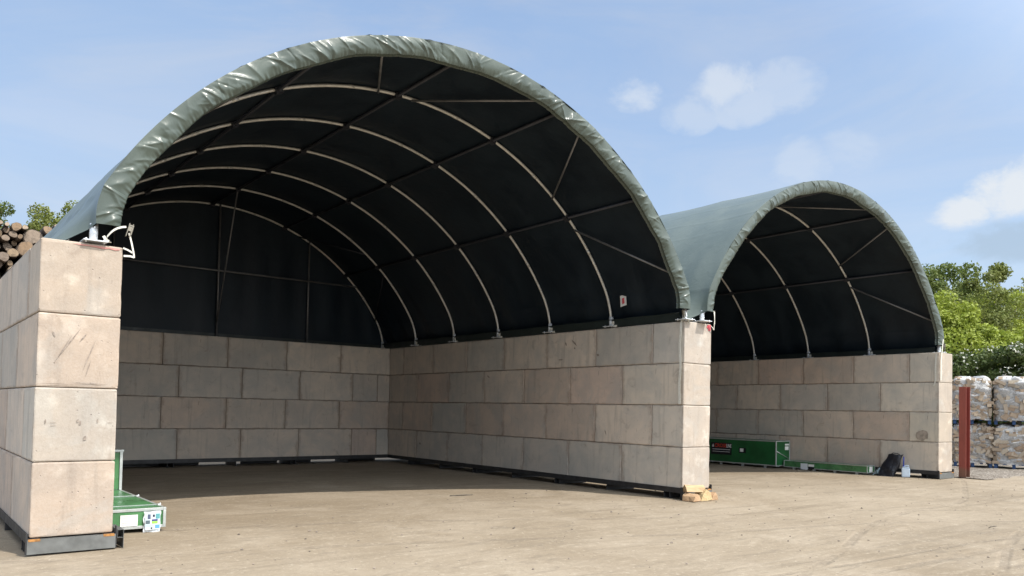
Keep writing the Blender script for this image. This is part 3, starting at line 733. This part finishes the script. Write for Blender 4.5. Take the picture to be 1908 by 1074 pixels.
m = MB(); m.box(.02, 2.50, .30, .75, 2.53, .86); m.build('end_panel', M_GPLY_SHEEN, cA)
for a in ((-.002, 2.48, .30, .035, 2.54, .875), (.735, 2.48, .30, .772, 2.54, .875)): card(cA, 'end_post', M_ALU, a)
card(cA, 'end_rail', M_ALU, (-.01, 2.475, .876, .785, 2.545, .905))
for y in (.33, 1.5): card(cA, 'batten', M_ALU, (.036, y, .2955, .735, y+.02, .3035))
for y in (.30, 1.45): 
    m = MB(); m.box(.745, y, .299, .785, y+.04, .309); m.box(.77, y+.01, .309, .782, y+.03, .322); m.build('latch', M_GALVB, cA)
pp = card(cA, 'paper_sheet', M_PAPER, (.235, -.0060, .085, .435, -.0035, .225))
for i in range(6):
    r = random.Random(i); m = MB(); m.box(.25, -.0072, .208-i*.021, .25+r.uniform(.08, .17), -.0062, .212-i*.021); m.build('print_line', M_INK, pp)
# plastic pouch with a printed leaflet, hanging from the front rail
M_POUCH = NM('clear_pouch'); M_POUCH = M_POUCH.fin((.72, .75, .78), .12, None, 0, .6)
m = MB(); P = [[(.50+.20*a/7+.006*math.sin(c*1.3), -.016-.014*math.sin(math.pi*a/7)-.012*math.sin(c*1.7+a), .26-.265*c/9) for c in range(10)] for a in range(8)]
m.grid(P, flip=True); po = m.build('leaflet_pouch', M_POUCH, cA)
def spot(name, col, x0, z0, x1, z1): 
    m = MB(); m.box(x0, -.0475, z0, x1, -.0455, z1); return m.build(name, col, po)
C_ = lambda n, c: simple(n, c, .5, 0, .1)
spot('leaflet', C_('leaflet_ground', (.60, .68, .72)), .515, .03, .69, .235)
for (c, x0, z0, x1, z1) in [((.08, .10, .16), .54, .165, .575, .225), ((.02, .02, .05), .60, .19, .625, .22), ((.10, .32, .34), .635, .165, .685, .23), ((.30, .62, .08), .59, .105, .66, .135), ((.05, .05, .20), .59, .137, .66, .16), ((.10, .14, .16), .52, .105, .57, .15), ((.13, .35, .60), .63, .045, .685, .09), ((.45, .72, .82), .52, .07, .61, .098), ((.02, .02, .02), .58, .04, .60, .06)]:
    m = MB(); m.box(x0, -.0495, z0, x1, -.0478, z1); m.build('leaflet_picture', C_('leaflet_print', c), po)

cB = crate('green_crate', 'large dark green crate with a black sign, against the rightmost wall', 19.79, 4.21, -.11, 20.52, 8.3, .66, .034, M_GPLY, 5)
sg = card(cB, 'black_sign', M_BLACKSIGN, (-.010, 1.62, .32, -.003, 2.42, .70))
card(cB, 'small_label', M_BLACKSIGN, (-.008, 1.08, .41, -.003, 1.34, .575)); card(cB, 'small_label', M_PAPER, (-.012, 1.17, .445, -.009, 1.30, .55))
def text(s, size, loc, rot, mat, parent, name='lettering', bold=.0):
    c = bpy.data.curves.new(name, 'FONT'); c.body = s; c.size = size; c.extrude = .0015; c.offset = bold; c.align_x = 'LEFT'
    o = bpy.data.objects.new(name, c); COL.objects.link(o)
    dg = bpy.context.evaluated_depsgraph_get(); me = bpy.data.meshes.new_from_object(o.evaluated_get(dg)); bpy.data.objects.remove(o)
    me.materials.clear(); me.materials.append(mat); q = bpy.data.objects.new(name, me); COL.objects.link(q); q.parent = parent; q.location = loc; q.rotation_euler = rot
    return q
RS = (math.pi/2, 0, -math.pi/2)          # faces -x, reads towards -y
text('CROSS', .155, (-.0125, 2.28, .555), RS, M_REDTXT, sg, bold=.004)
text('LINE', .155, (-.0125, 1.85-.03, .555), RS, M_WHITETXT, sg, bold=.004).scale = (.62, 1, 1)
m = MB(); m.add([(-.0125, 2.38, .555), (-.0125, 2.30, .555), (-.0125, 2.34, .665)], [(0, 1, 2)]); m.build('emblem', M_WHITETXT, sg)
card(sg, 'small_print', M_WHITETXT, (-.0125, 1.68, .475, -.0105, 2.36, .492)); card(sg, 'small_print', M_WHITETXT, (-.0125, 1.68, .405, -.0105, 2.36, .418))
card(cB, 'paper_label', M_PAPER, (.45, -.008, .695, .66, -.0035, .745)); card(cB, 'paper_label', M_PAPER, (.45, -.008, .555, .64, -.0035, .665))
m = MB(); m.tube([(.03, -.006, .52), (.62, -.006, .30)], .014, 6); m.build('diagonal_bar', M_ALU, cB)
cC = crate('green_crate', 'long flat green crate lying in front of the rightmost wall', 20.08, 1.50, -.125, 20.50, 4.14, .085, .022, M_GPLY_SHEEN, 4)
card(cC, 'plastic_label', M_POUCH, (-.008, 1.83, .02, -.003, 2.06, .205)); card(cC, 'paper_label', M_PAPER, (-.008, 1.62, .12, -.003, 1.81, .19)); card(cC, 'paper_label', M_BLACKSIGN, (-.0075, 1.62, .05, -.003, 1.81, .118))
card(cC, 'paper_label', M_PAPER, (.10, -.008, .085, .27, -.0035, .235))

# crumpled pale plastic beside the flat crate
r = np.random.default_rng(3); P = np.zeros((14, 14, 3))
for i in range(14):
    for j in range(14):
        a, b = i/13-.5, j/13-.5; P[i, j] = (a*.22+r.normal(0, .008), b*.26+r.normal(0, .008), .20*math.exp(-(a*a+b*b)*7)+.015+r.normal(0, .014))
m = MB(); m.grid(P); o = m.build('plastic_sheet', simple('pale_blue_film', (.32, .42, .46), .3), None); o.location = (20.36, 1.30, GZ)
tag(o, 'crumpled pale blue plastic between the flat green crate and the black sack', 'plastic sheet')

# black sack leaning on the right wall
M_SACK = NM('black_woven_sack'); v = M_SACK.co(); M_SACK = M_SACK.fin((.011, .012, .018), .42, M_SACK.bump(M_SACK.noise(v, 9, 5, .6, 1), .03, 1))
root = empty('black_sack', (20.31, 1.10, GZ), 0, 'floppy black sack with a carry handle leaning beside the white jerrycan', 'sack')
m = MB(); P = []
for i in range(22):
    t = i/21.0; row = []
    for j in range(28):
        a = 2*math.pi*j/27; ex = 2.6
        cx_, sy_ = math.copysign(abs(math.cos(a))**(2/ex), math.cos(a)), math.copysign(abs(math.sin(a))**(2/ex), math.sin(a))
        wid = .245*(1.0-.16*t)+.014*math.sin(t*9+a*2); th = .11*(1-.45*t)+.012*math.sin(t*11+3*a)
        x = th*cx_; y = wid*sy_; z = .60*t
        row.append((x+.13*t, y-.22*t, z+.015*math.sin(3*a+t*6)*(1 if t > 0 else 0)+.004))
    P.append(row)
m.grid(P, flip=True); m.build('sack_body', M_SACK, root)
m = MB(); c0 = [P[-1][j] for j in range(27)]; m.add(c0, [tuple(range(27))]); m.build('sack_mouth', M_SACK, root)
m = MB(); m.tube([(.13, -.08, .60), (.13, -.14, .645), (.14, -.27, .63), (.14, -.38, .57), (.14, -.37, .54)], .011, 6); m.build('handle', M_SACK, root)

# jerrycan
M_CAN = simple('milky_plastic', (.64, .74, .84), .35, 0, .06); M_BLUE = simple('blue_plastic', (.02, .05, .38), .35)
root = empty('jerrycan', (20.43, .60, GZ), R_(24), 'small milky white jerrycan with a blue spout at the foot of the rightmost wall', 'jerrycan')
m = MB(); V, F = chamfer_box(-.075, -.105, .004, .075, .105, .255, .022); m.add(V, F); V, F = chamfer_box(-.06, -.09, .2555, .06, .09, .29, .025); m.add(V, F); m.build('can_body', M_CAN, root)
m = MB(); m.tube([(0, -.075, .285), (0, -.065, .325), (0, .025, .325), (0, .04, .285)], .013, 8); m.build('handle', M_CAN, root)
m = MB(); m.tube([(0, .055, .285), (0, .055, .315)], .026, 12); m.build('cap', M_BLUE, root)
m = MB(); m.tube([(0, .055, .315), (0, .055, .36), (.005, .05, .56)], [.02, .016, .012], 10); m.build('spout', M_BLUE, root)

# ------------------------------------------------------------------ red steel post
k = NM('red_oxide_primer'); v = k.co(); n_ = k.noise(k.co('Object', (1, 1, .3)), 5, 6, .65)
c = k.mix(k.st(n_, .35, .7), (.25, .055, .040), (.20, .046, .034)); c = k.mix(k.st(k.noise(v, 3, 6, .7), .62, .75, 0, .6), c, (.20, .07, .04))
zz = k.n('ShaderNodeSeparateXYZ'); k.t.links.new(k.c.outputs['Object'], zz.inputs[0]); lo = k.m_('ADD', zz.outputs[2], k.m_('MULTIPLY', n_, .25))
c = k.mix(k.st(lo, .46, .30, 0, .75), c, (.17, .10, .065)); M_RED = k.fin(c, .6)
root = empty('red_steel_post', (21.75, -.36, GZ), R_(-23.5+16), 'upright red-primed steel H-section post in front of the firewood bags', 'steel post')
# local +y faces away from camera after rotation; flange faces the camera
m = MB()
w2 = .10; tf = .014; tw = .010; d2 = .10; Hh = 2.49
m.box(-d2, -w2, 0, -d2+tf, w2, Hh, ch=.002); m.box(-d2+tf, -tw/2, 0, d2-tf, tw/2, Hh-.001); m.box(d2-tf, -w2, 0, d2, w2, Hh, ch=.002)
m.build('h_section', M_RED, root)
m = MB(); m.box(-.14, -.14, .002, .14, .14, .016); m.build('base_plate', M_RED, root)

# ------------------------------------------------------------------ split firewood at the middle wall
M_SPLIT = NM('split_wood'); v = M_SPLIT.co('Object', (1, 1, 1), rnd=True); gr = M_SPLIT.noise(M_SPLIT.co('Object', (14, 1.2, 14), rnd=True), 3, 4, .6)
c = M_SPLIT.mix(M_SPLIT.rnd(), (.58, .45, .24), (.40, .25, .15)); c = M_SPLIT.mix(M_SPLIT.st(gr, .4, .7, 0, .5), c, (.28, .15, .075)); M_SPLIT = M_SPLIT.fin(c, .8, M_SPLIT.bump(gr, .006))
def log_piece(label, loc, rz, size, rx=0.0, ry=0, seed=0):
    r = random.Random(seed); w, l, h = size
    ring = [(-w/2, 0), (-w*.32, h*.62), (w*.05, h), (w*.42, h*.72), (w/2, h*.1), (w*.1, -h*.02)]
    V = []
    for yy in (-l/2, 0, l/2):
        for x, z in ring: V.append((x+r.uniform(-.012, .012), yy+r.uniform(-.01, .01), max(0, z+r.uniform(-.012, .012))))
    n = len(ring); F = [tuple(range(n)), tuple(2*n+i for i in reversed(range(n)))]
    for s_ in (0, 1):
        for i in range(n): q = (i+1) % n; F.append((s_*n+i, (s_+1)*n+i, (s_+1)*n+q, s_*n+q))
    m = MB(); m.add(V, F); o = m.build('firewood_log', M_SPLIT); o.location = loc; o.rotation_euler = (rx, ry, rz)
    tag(o, label, 'firewood', 'split logs heaped against the end of the middle wall'); return o
log_piece('reddish split log, lowest left of the heap at the middle wall', (10.50, -.20, GZ+.002), .12, (.22, .26, .15), seed=1)
log_piece('brown split log lying across the top of the heap', (10.66, -.14, GZ+.155), 1.15, (.20, .38, .13), 0, .10, seed=2)
log_piece('yellow wedge-shaped split log in the middle of the heap', (10.80, -.22, GZ+.002), -.25, (.24, .25, .22), seed=3)
log_piece('pale split log at the right edge of the heap', (11.05, -.20, GZ+.002), -.1, (.17, .24, .14), seed=4)

# ------------------------------------------------------------------ bagged firewood on blue pallets
def mat_chunk():
    k = NM('firewood_chunks'); ge = k.n('ShaderNodeNewGeometry'); r = ge.outputs['Random Per Island']
    c = k.ramp(r, [(0, (.28, .215, .155)), (.3, (.42, .335, .245)), (.55, (.34, .245, .17)), (.8, (.50, .43, .335)), (1, (.20, .155, .115))])
    g = k.noise(k.co('Object'), 30, 4, .6); c = k.mix(k.st(g, .4, .75, 0, .4), c, (.2, .13, .08)); return k.fin(c, .85)
M_CHUNK = mat_chunk()
def mat_film(name, op):
    k = NM(name); v = k.co('Object', rnd=True); n = k.noise(v, 4.5, 6, .65, 1.2); n2 = k.noise(v, 14, 5, .7, 1.5)
    tr = k.n('ShaderNodeBsdfTransparent'); k.put((.93, .94, .96, 1), tr.inputs[0]); mx = k.n('ShaderNodeMixShader')
    k.fin((.53, .525, .515), .33, k.bump(k.m_('ADD', n, k.m_('MULTIPLY', n2, .5)), .05, 1.0), 0, .6)
    a = k.st(k.m_('ADD', k.m_('MULTIPLY', n, .6), k.m_('MULTIPLY', n2, .4)), .38, .62, op-.34, min(.97, op+.30))
    gz_ = k.n('ShaderNodeSeparateXYZ'); k.t.links.new(k.c.outputs['Generated'], gz_.inputs[0])
    a = k.m_('ADD', a, k.st(k.m_('ADD', gz_.outputs[2], k.m_('MULTIPLY', n, .35)), .93, 1.12, 0, .55), clamp=True)     # several layers where it is gathered at the top
    k.t.links.new(a, mx.inputs[0]); k.t.links.new(tr.outputs[0], mx.inputs[1]); k.t.links.new(k.b.outputs[0], mx.inputs[2]); k.t.links.new(mx.outputs[0], k.out.inputs[0])
    return k.m
FILM = [mat_film('milky_film', .96), mat_film('cloudy_film', .88), mat_film('clear_film', .58), mat_film('cloudy_film', .90)]
M_PALLET = simple('blue_pallet_paint', (.018, .05, .13), .7, 0, .35, 8)
def pallet(label, loc, rz):
    root = empty('blue_pallet', loc, rz, label, 'pallet', 'blue pallets under the firewood bags')
    for i in range(5): m = MB(); y = -.54+i*.2475; m.box(-.58, y-.0, .112, .58, y+.09, .132); m.build('deck_board', M_PALLET, root)
    for i in range(3): m = MB(); y = -.55+i*.50; m.box(-.58, y, .002, .58, y+.09, .020); m.build('bottom_board', M_PALLET, root)
    for x in (-.57, -.07, .44):
        for y in (-.54, -.045, .45): m = MB(); m.box(x, y, .021, x+.13, y+.09, .111); m.build('block', M_PALLET, root)
    return root
def bag(label, loc, rz, film, seed, h=1.36):
    root = empty('firewood_bag', loc, rz, label, 'firewood bag', 'plastic bags of firewood on pallets')
    r = random.Random(seed); g = np.random.default_rng(seed); wx, wy = .50, .50
    m = MB()
    for q in range(360):
        s = r.randrange(5); t = r.uniform(-1, 1); z = r.uniform(.05, h-.10); dpt = r.uniform(-.03, .05)
        if s == 0: p = (-wx+dpt, t*wy*.95, z)
        elif s == 1: p = (wx-dpt, t*wy*.95, z)
        elif s == 2: p = (t*wx*.95, -wy+dpt, z)
        elif s == 3: p = (t*wx*.95, wy-dpt, z)
        else: p = (t*wx*.9, r.uniform(-1, 1)*wy*.9, h-.10+dpt)
        base = R_(90) if s < 2 else 0
        Mx = Matrix.Translation(p) @ Matrix.Rotation(base+r.uniform(-.25, .25), 4, 'Z') @ Matrix.Rotation(r.choice([0, 0, 0, 1.57])+r.gauss(0, .35), 4, 'Y')
        a, b_, c_ = r.uniform(.10, .17), r.uniform(.04, .07), r.uniform(.035, .065)
        m.box(-a, -b_, -c_, a, b_, c_, M=Mx)
    m.box(-wx+.05, -wy+.05, .03, wx-.05, wy-.05, h-.13); o = m.build('firewood', M_CHUNK, root); tag(o, kind='stuff')
    # film
    P = []; nz_, na = 46, 96
    ph = g.uniform(0, 6.28, 30); fa = g.integers(1, 11, 30); fz = g.uniform(5, 38, 30)*np.where(g.random(30) < .5, -1, 1)
    for i in range(nz_+8):
        row = []
        for j in range(na):
            a = 2*math.pi*j/(na-1); ex = 6.5
            c_, s_ = math.cos(a), math.sin(a); rad = (abs(c_)**ex+abs(s_)**ex)**(-1/ex)
            if i <= nz_: t = i/nz_; z = .0+h*t; k_ = 1-.10*(t**10)-.03*math.sin(t*7)
            else: t = (i-nz_)/8; z = h+.05*math.sin(t*2.2)+.03*math.sin(a*5+ph[0])*(1-t)+.02*math.sin(a*13+ph[1])*(1-t); k_ = .90*(1-t)+.001
            d = sum(math.sin(fa[q]*a+fz[q]*z+ph[q])/(2+fa[q]*.35) for q in range(30))*.015
            rr_ = (.555*rad)*k_+d*min(1, k_)
            row.append((rr_*c_, rr_*s_, z+d*1.1+(g.normal(0, .006) if i > nz_-3 else 0)))
        row[-1] = row[0]; P.append(row)
    m = MB(); m.grid(P, flip=True); m.build('plastic_film', film, root)
    return root
bx_, by_ = 28.0, 10.9
AZ = R_(68.3); DIST = 29.9; rt = (math.cos(AZ), -math.sin(AZ))
def bagpos(az, d): return (-1.237+math.sin(az)*d, -9.831+math.cos(az)*d)
cx1, cy1 = bagpos(R_(68.02), 30.4); cx2, cy2 = cx1+rt[0]*1.19, cy1+rt[1]*1.19
ROT = math.pi/2-AZ
G2 = GZ+.05
pallet('blue pallet on the gravel under the lower left firewood bag', (cx1+.03, cy1, G2), ROT+.03)
pallet('blue pallet on the gravel under the lower right firewood bag', (cx2, cy2, G2), ROT-.04)
bag('lower left firewood bag, clear film showing orange split logs', (cx1+.03, cy1, G2+.134), ROT+.05, FILM[2], 1, 1.22)
bag('lower right firewood bag, loose grey film with a few bare logs', (cx2, cy2, G2+.134), ROT-.05, FILM[1], 2, 1.22)
pallet('blue pallet resting on top of the lower left firewood bag', (cx1, cy1, G2+1.40), ROT)
pallet('blue pallet resting on top of the lower right firewood bag', (cx2, cy2+.02, G2+1.40), ROT)
bag('upper left firewood bag, milky wrinkled film, behind the red post', (cx1-.05, cy1, G2+1.534), ROT+.02, FILM[0], 3, 1.36)
bag('upper right firewood bag, cloudy film, highest at the edge of the photo', (cx2, cy2, G2+1.534), ROT-.03, FILM[3], 4, 1.36)

# ------------------------------------------------------------------ log pile behind
def mat_log():
    k = NM('cut_log'); ge = k.n('ShaderNodeNewGeometry'); sp = k.n('ShaderNodeSeparateXYZ'); k.t.links.new(ge.outputs['Normal'], sp.inputs[0])
    r = k.rnd(); ri = ge.outputs['Random Per Island']; q = k.m_('FRACT', k.m_('ADD', r, ri))
    endm = k.st(k.m_('ABSOLUTE', sp.outputs[1]), .55, .8)
    v = k.co('Object'); n = k.noise(v, 4, 6, .7, .8)
    e = k.ramp(q, [(0, (.30, .20, .12)), (.25, (.17, .13, .10)), (.5, (.36, .26, .165)), (.75, (.22, .17, .135)), (1, (.40, .31, .22))])
    e = k.mix(k.st(n, .42, .68, 0, .75), e, (.10, .075, .055)); b = k.mix(k.st(n, .4, .7), (.085, .062, .045), (.17, .13, .10))
    return k.fin(k.mix(endm, b, e), .9, k.bump(n, .02))
M_LOG = mat_log()
rl = random.Random(5); placed = []
def surf(x, r):            # height a log of radius r rests at when dropped at x
    h = 0.0
    for (px, pz, pr) in placed:
        dx = abs(px-x); R2 = pr+r
        if dx < R2: h = max(h, pz+math.sqrt(R2*R2-dx*dx)*.93)
    return max(h, r)
for i in range(2000):
    r = rl.choice([.075, .09, .11, .125, .14, .17, .12, .23])*rl.uniform(.85, 1.15)
    best = None
    for t in range(9):
        x = rl.uniform(-6, 4.6); z = surf(x, r)
        if best is None or z < best[1]: best = (x, z)
    lim = 6.78+.10*math.sin(best[0]*2.1+1)+.08*math.sin(best[0]*5)
    if best[1]+r < lim: placed.append((best[0], best[1], r))
def log_mesh(m, x, z, r, yo, L, sd):
    rr = random.Random(sd); n = 15; ring = [(1+.09*math.sin(2*k_*6.283/n+sd)+.05*math.sin(3*k_*6.283/n+sd*2)+rr.uniform(-.05, .05)) for k_ in range(n)]
    tl = rr.uniform(-.04, .04); V = []
    for yy, s in ((yo-.0, .90), (yo+.03, 1), (yo+L, 1.02)):
        for k_ in range(n):
            a = 6.283*k_/n; V.append((x+r*s*ring[k_]*math.cos(a), yy+tl*math.sin(a), z+r*s*ring[k_]*math.sin(a)))
    F = [tuple(reversed(range(n)))[::-1]]
    for q in (0, 1):
        for k_ in range(n): k2 = (k_+1) % n; F.append((q*n+k_, q*n+k2, (q+1)*n+k2, (q+1)*n+k_))
    m.add(V, F)
LY = 18.0; back = MB(); idx = 0; SEEN = []
for i, (x, z, r) in enumerate(placed):
    yo = rl.gauss(0, .2)
    # lines of sight over the left wall reach only the upper part of the pile between x = 0.9 and 2.9
    if .85 < x < 2.75 and z > 3.95: SEEN.append((x, z, r, yo, i))
    else: log_mesh(back, x, z, r, LY+yo, 3.0, i)
o = back.build('log_pile', M_LOG); tag(o, 'tall stack of round timber behind the leftmost wall', 'log pile', None, 'stuff')
for (x, z, r, yo, i) in SEEN:
    m = MB(); log_mesh(m, 0, 0, r, 0, 3.0, i); o = m.build('log', M_LOG); o.location = (x, LY+yo, z)
    big = 'thick' if r > .19 else 'slim' if r < .14 else 'medium'
    tag(o, '%s round log, cut end showing, in the tall stack behind the leftmost wall' % big, 'log', '%s logs in the tall stack behind the leftmost wall' % big)

# ------------------------------------------------------------------ trees
def mat_leaf(name, a, b, c2):
    k = NM(name); ge = k.n('ShaderNodeNewGeometry'); r = ge.outputs['Random Per Island']
    n = k.noise(k.co('Object'), .55, 4, .6); col = k.mix(k.st(n, .35, .65), a, b); col = k.mix(k.m_('MULTIPLY', r, .6), col, c2)
    k.fin(col, .55, None, 0, .3); tl = k.n('ShaderNodeBsdfTranslucent'); k.t.links.new(col, tl.inputs[0]); mx = k.n('ShaderNodeMixShader'); mx.inputs[0].default_value = .35
    k.t.links.new(k.b.outputs[0], mx.inputs[1]); k.t.links.new(tl.outputs[0], mx.inputs[2]); k.t.links.new(mx.outputs[0], k.out.inputs[0]); return k.m
L_DARK = mat_leaf('oak_leaves', (.08, .125, .026), (.115, .16, .036), (.17, .19, .045))
L_MID = mat_leaf('mixed_leaves', (.13, .175, .035), (.18, .21, .05), (.22, .23, .07))
L_BRIGHT = mat_leaf('spring_leaves', (.23, .30, .034), (.29, .35, .045), (.34, .37, .08))
L_HEDGE = mat_leaf('hedge_leaves', (.05, .085, .022), (.08, .12, .03), (.13, .15, .05))
M_FLOWER = simple('hawthorn_blossom', (.50, .50, .42), .7)
M_BARK = simple('bark', (.13, .11, .085), .9, 0, .3, 12)
def leaves(name, mat, root, clumps, per, size, g, spread=1.0, up=.3):
    C = np.array([c[:3] for c in clumps]); Rr = np.array([c[3] for c in clumps]); n = len(C)*per
    ci = np.repeat(np.arange(len(C)), per)
    d = g.normal(0, 1, (n, 3)); d /= np.linalg.norm(d, axis=1)[:, None]; rad = g.uniform(.35, 1.08, n)**.6
    P = C[ci]+d*(rad*Rr[ci]*spread)[:, None]*np.array([1, 1, .78])
    nrm = d*.6+g.normal(0, .7, (n, 3)); nrm[:, 2] += up; nrm /= np.linalg.norm(nrm, axis=1)[:, None]
    t = np.cross(nrm, g.normal(0, 1, (n, 3))); t /= np.linalg.norm(t, axis=1)[:, None]; b = np.cross(nrm, t)
    s = g.uniform(.6, 1.3, n)[:, None]*size
    V = np.stack([P-t*s*.5, P+b*s*.32, P+t*s*.5, P-b*s*.32], 1).reshape(-1, 3)
    me = bpy.data.meshes.new(name); me.vertices.add(4*n); me.vertices.foreach_set('co', V.ravel())
    me.loops.add(4*n); me.loops.foreach_set('vertex_index', np.arange(4*n)); me.polygons.add(n)
    me.polygons.foreach_set('loop_start', np.arange(0, 4*n, 4)); me.polygons.foreach_set('loop_total', np.full(n, 4))
    me.materials.append(mat); me.update(calc_edges=True)
    o = bpy.data.objects.new(name, me); COL.objects.link(o); o.parent = root; return o
def tree(name, label, x, y, zc, rx, rz, mat, seed, nc=46, per=330, leaf=.19, group=None, trunk_r=.22, gap=1.0, base=GZ, cl=(.20, .36)):
    g = np.random.default_rng(seed); root = empty(name, (x, y, base), 0, label, 'tree', group); cl_ = []
    for i in range(nc):
        while True:
            p = g.normal(0, 1, 3); p /= np.linalg.norm(p); 
            if p[2] > -.75: break
        q = g.uniform(.45, 1.0)**.5
        cl_.append((p[0]*rx*q*g.uniform(.85, 1.08), p[1]*rx*q, zc-base+p[2]*rz*q*g.uniform(.85, 1.08), rx*g.uniform(*cl)*gap))
    leaves('crown', mat, root, cl_, per, leaf, g)
    m = MB(); zt = zc-base-rz*.3
    m.tube([(0, 0, 0), (.05, .03, zt*.4), (-.05, .02, zt*.75), (0, 0, zt)], [trunk_r*1.3, trunk_r, trunk_r*.8, trunk_r*.55], 10)
    tr = m.build('trunk', M_BARK, root)
    for c in cl_[::2]:
        m_s = Vector((0, 0, zt*g.uniform(.7, 1.0))); e = Vector(c[:3]); mid = m_s.lerp(e, .5)+Vector((0, 0, -.05*rx)); m = MB()
        m.tube([m_s, mid, e], [trunk_r*.38, trunk_r*.22, trunk_r*.06], 6); m.build('limb', M_BARK, tr)
    return root
def pol(az, d): return bagpos(R_(az), d)
GT = 'trees beyond the right side of the yard'
x, y = pol(3.35, 60); tree('leafy_tree', 'green tree top above the log stack at the left edge', x, y, 11.4, 2.7, 3.1, L_DARK, 1, 60, 300, .19)
x, y = pol(8.35, 60); tree('leafy_tree', 'lighter tree top between the log stack and the large shelter', x, y, 11.7, 2.15, 2.5, L_MID, 2, 50, 240, .18)
tr_spec = [
 ('oak_tree', 'dark green oak, highest on the left of the trees by the small shelter', 66.3, 62, 9.1, 3.0, 3.0, L_DARK, 3, 60, 330, .21),
 ('oak_tree', 'open-crowned tree against the sky, second from the right above the bags', 69.55, 60, 9.0, 2.1, 3.0, L_MID, 4, 34, 260, .20),
 ('leafy_tree', 'bright yellow-green bushy tree nearest the shelter rim', 66.0, 45, 5.2, 2.5, 2.1, L_BRIGHT, 5, 50, 330, .17),
 ('leafy_tree', 'olive green tree in the middle of the trees, brown twigs showing', 68.2, 50, 6.2, 2.3, 2.6, L_MID, 6, 46, 260, .17),
 ('leafy_tree', 'tall pale green tree under the open-crowned one', 69.7, 52, 6.3, 2.1, 2.6, L_BRIGHT, 7, 44, 240, .17),
 ('leafy_tree', 'small rounded yellow-green tree at the right edge of the photo', 70.8, 44, 4.3, 1.7, 1.5, L_BRIGHT, 8, 36, 300, .16),
 ('leafy_tree', 'low bright green tree rising directly behind the flowering hedge', 67.9, 43, 4.3, 2.1, 1.6, L_BRIGHT, 9, 44, 320, .16),
 ('leafy_tree', 'dull green tree on the far right, partly outside the photo', 72.9, 54, 5.4, 2.6, 3.0, L_MID, 10, 44, 300, .18)]
for (nm, lb, az, d, zc, rx, rz, mt, sd, nc, per, lf) in tr_spec:
    x, y = pol(az, d); tree(nm, lb, x, y, zc, rx, rz, mt, sd, nc, per, lf, GT)
def hedge(label, az, d, w, h, seed, flower):
    x, y = pol(az, d); g = np.random.default_rng(seed); root = empty('hawthorn_bush', (x, y, GZ), R_(90-az), label, 'bush', 'flowering bushes behind the firewood bags')
    cl_ = []
    for i in range(70):
        a = g.uniform(-1, 1); zz = h*g.uniform(.12, 1)**.7*(1-.16*a*a); cl_.append((g.uniform(-.8, .8), a*w/2, zz-.25, g.uniform(.32, .6)))
    leaves('foliage', L_HEDGE, root, cl_, 230, .15, g)
    fl = []
    for c in cl_:
        if g.random() < flower and c[2] > h*.45: fl.append((c[0]-.25, c[1]+g.normal(0, .15), c[2]+.22, c[3]*.8))
    if fl: leaves('blossom', M_FLOWER, root, fl, 26, .11, g)
    m = MB()
    for i in range(5): m.tube([(0, -w/2+w*(i+.5)/5, 0), (.1, -w/2+w*(i+.5)/5+.1, h*.4), (0, -w/2+w*(i+.4)/5, h*.75)], [.08, .06, .02], 6)
    m.build('stems', M_BARK, root)
hedge('dark hawthorn bush with scattered white blossom next to the shelter rim', 66.2, 38.5, 3.2, 4.5, 21, .22)
hedge('dense green hawthorn bush, middle of the hedge above the firewood bags', 68.6, 38.8, 3.0, 4.5, 22, .30)
hedge('pale blossom-covered hawthorn bush at the right edge of the photo', 70.9, 38.2, 3.0, 4.7, 23, .65)

# ------------------------------------------------------------------ litter on the yard
g = np.random.default_rng(9); m = MB()
for i in range(1500):
    if i < 1220: x, y = g.uniform(-3, 24), g.uniform(-8, 3)
    else: x, y = g.uniform(21.8, 27), g.uniform(-1, 3)
    s = abs(g.normal(0, .006))+.004 if i % 6 else g.uniform(.012, .024)
    if 0-.1 < x < .9 and y > -.1: continue
    V = g.normal(0, 1, (6, 3)); V /= np.linalg.norm(V, axis=1)[:, None]
    V = np.array([(1, 0, 0), (-1, 0, 0), (0, 1, 0), (0, -1, 0), (0, 0, 1), (0, 0, -1)])*g.uniform(.6, 1.3, (6, 1))*s*np.array([1.2, 1, .7])
    z = GZ+float(gh(x, y))+s*.3+(.04 if x > 21.8 else 0)
    m.add(V+np.array([x, y, z]), [(0, 2, 4), (2, 1, 4), (1, 3, 4), (3, 0, 4), (2, 0, 5), (1, 2, 5), (3, 1, 5), (0, 3, 5)])
o = m.build('loose_stones', simple('stone_chips', (.19, .155, .125), .9, 0, .5, 3)); tag(o, 'small stones and wood chips scattered over the yard', 'stones', None, 'stuff')
m = MB(); m.tube([(0, 0, .012), (.25, -.06, .02), (.48, -.05, .012)], [.010, .012, .007], 6); o = m.build('stick', M_BARK); o.location = (7.0, 2.6, GZ); tag(o, 'thin dark stick lying on the sunlit dirt near the shade line', 'stick')

m = MB(); m.tube([(0, 0, .010), (.16, .03, .014), (.33, .02, .009)], [.007, .009, .005], 6); o = m.build('stick', M_BARK); o.location = (11.7, -4.85, GZ); tag(o, 'short dark twig on the open dirt, nearest the right edge of the photo', 'stick')
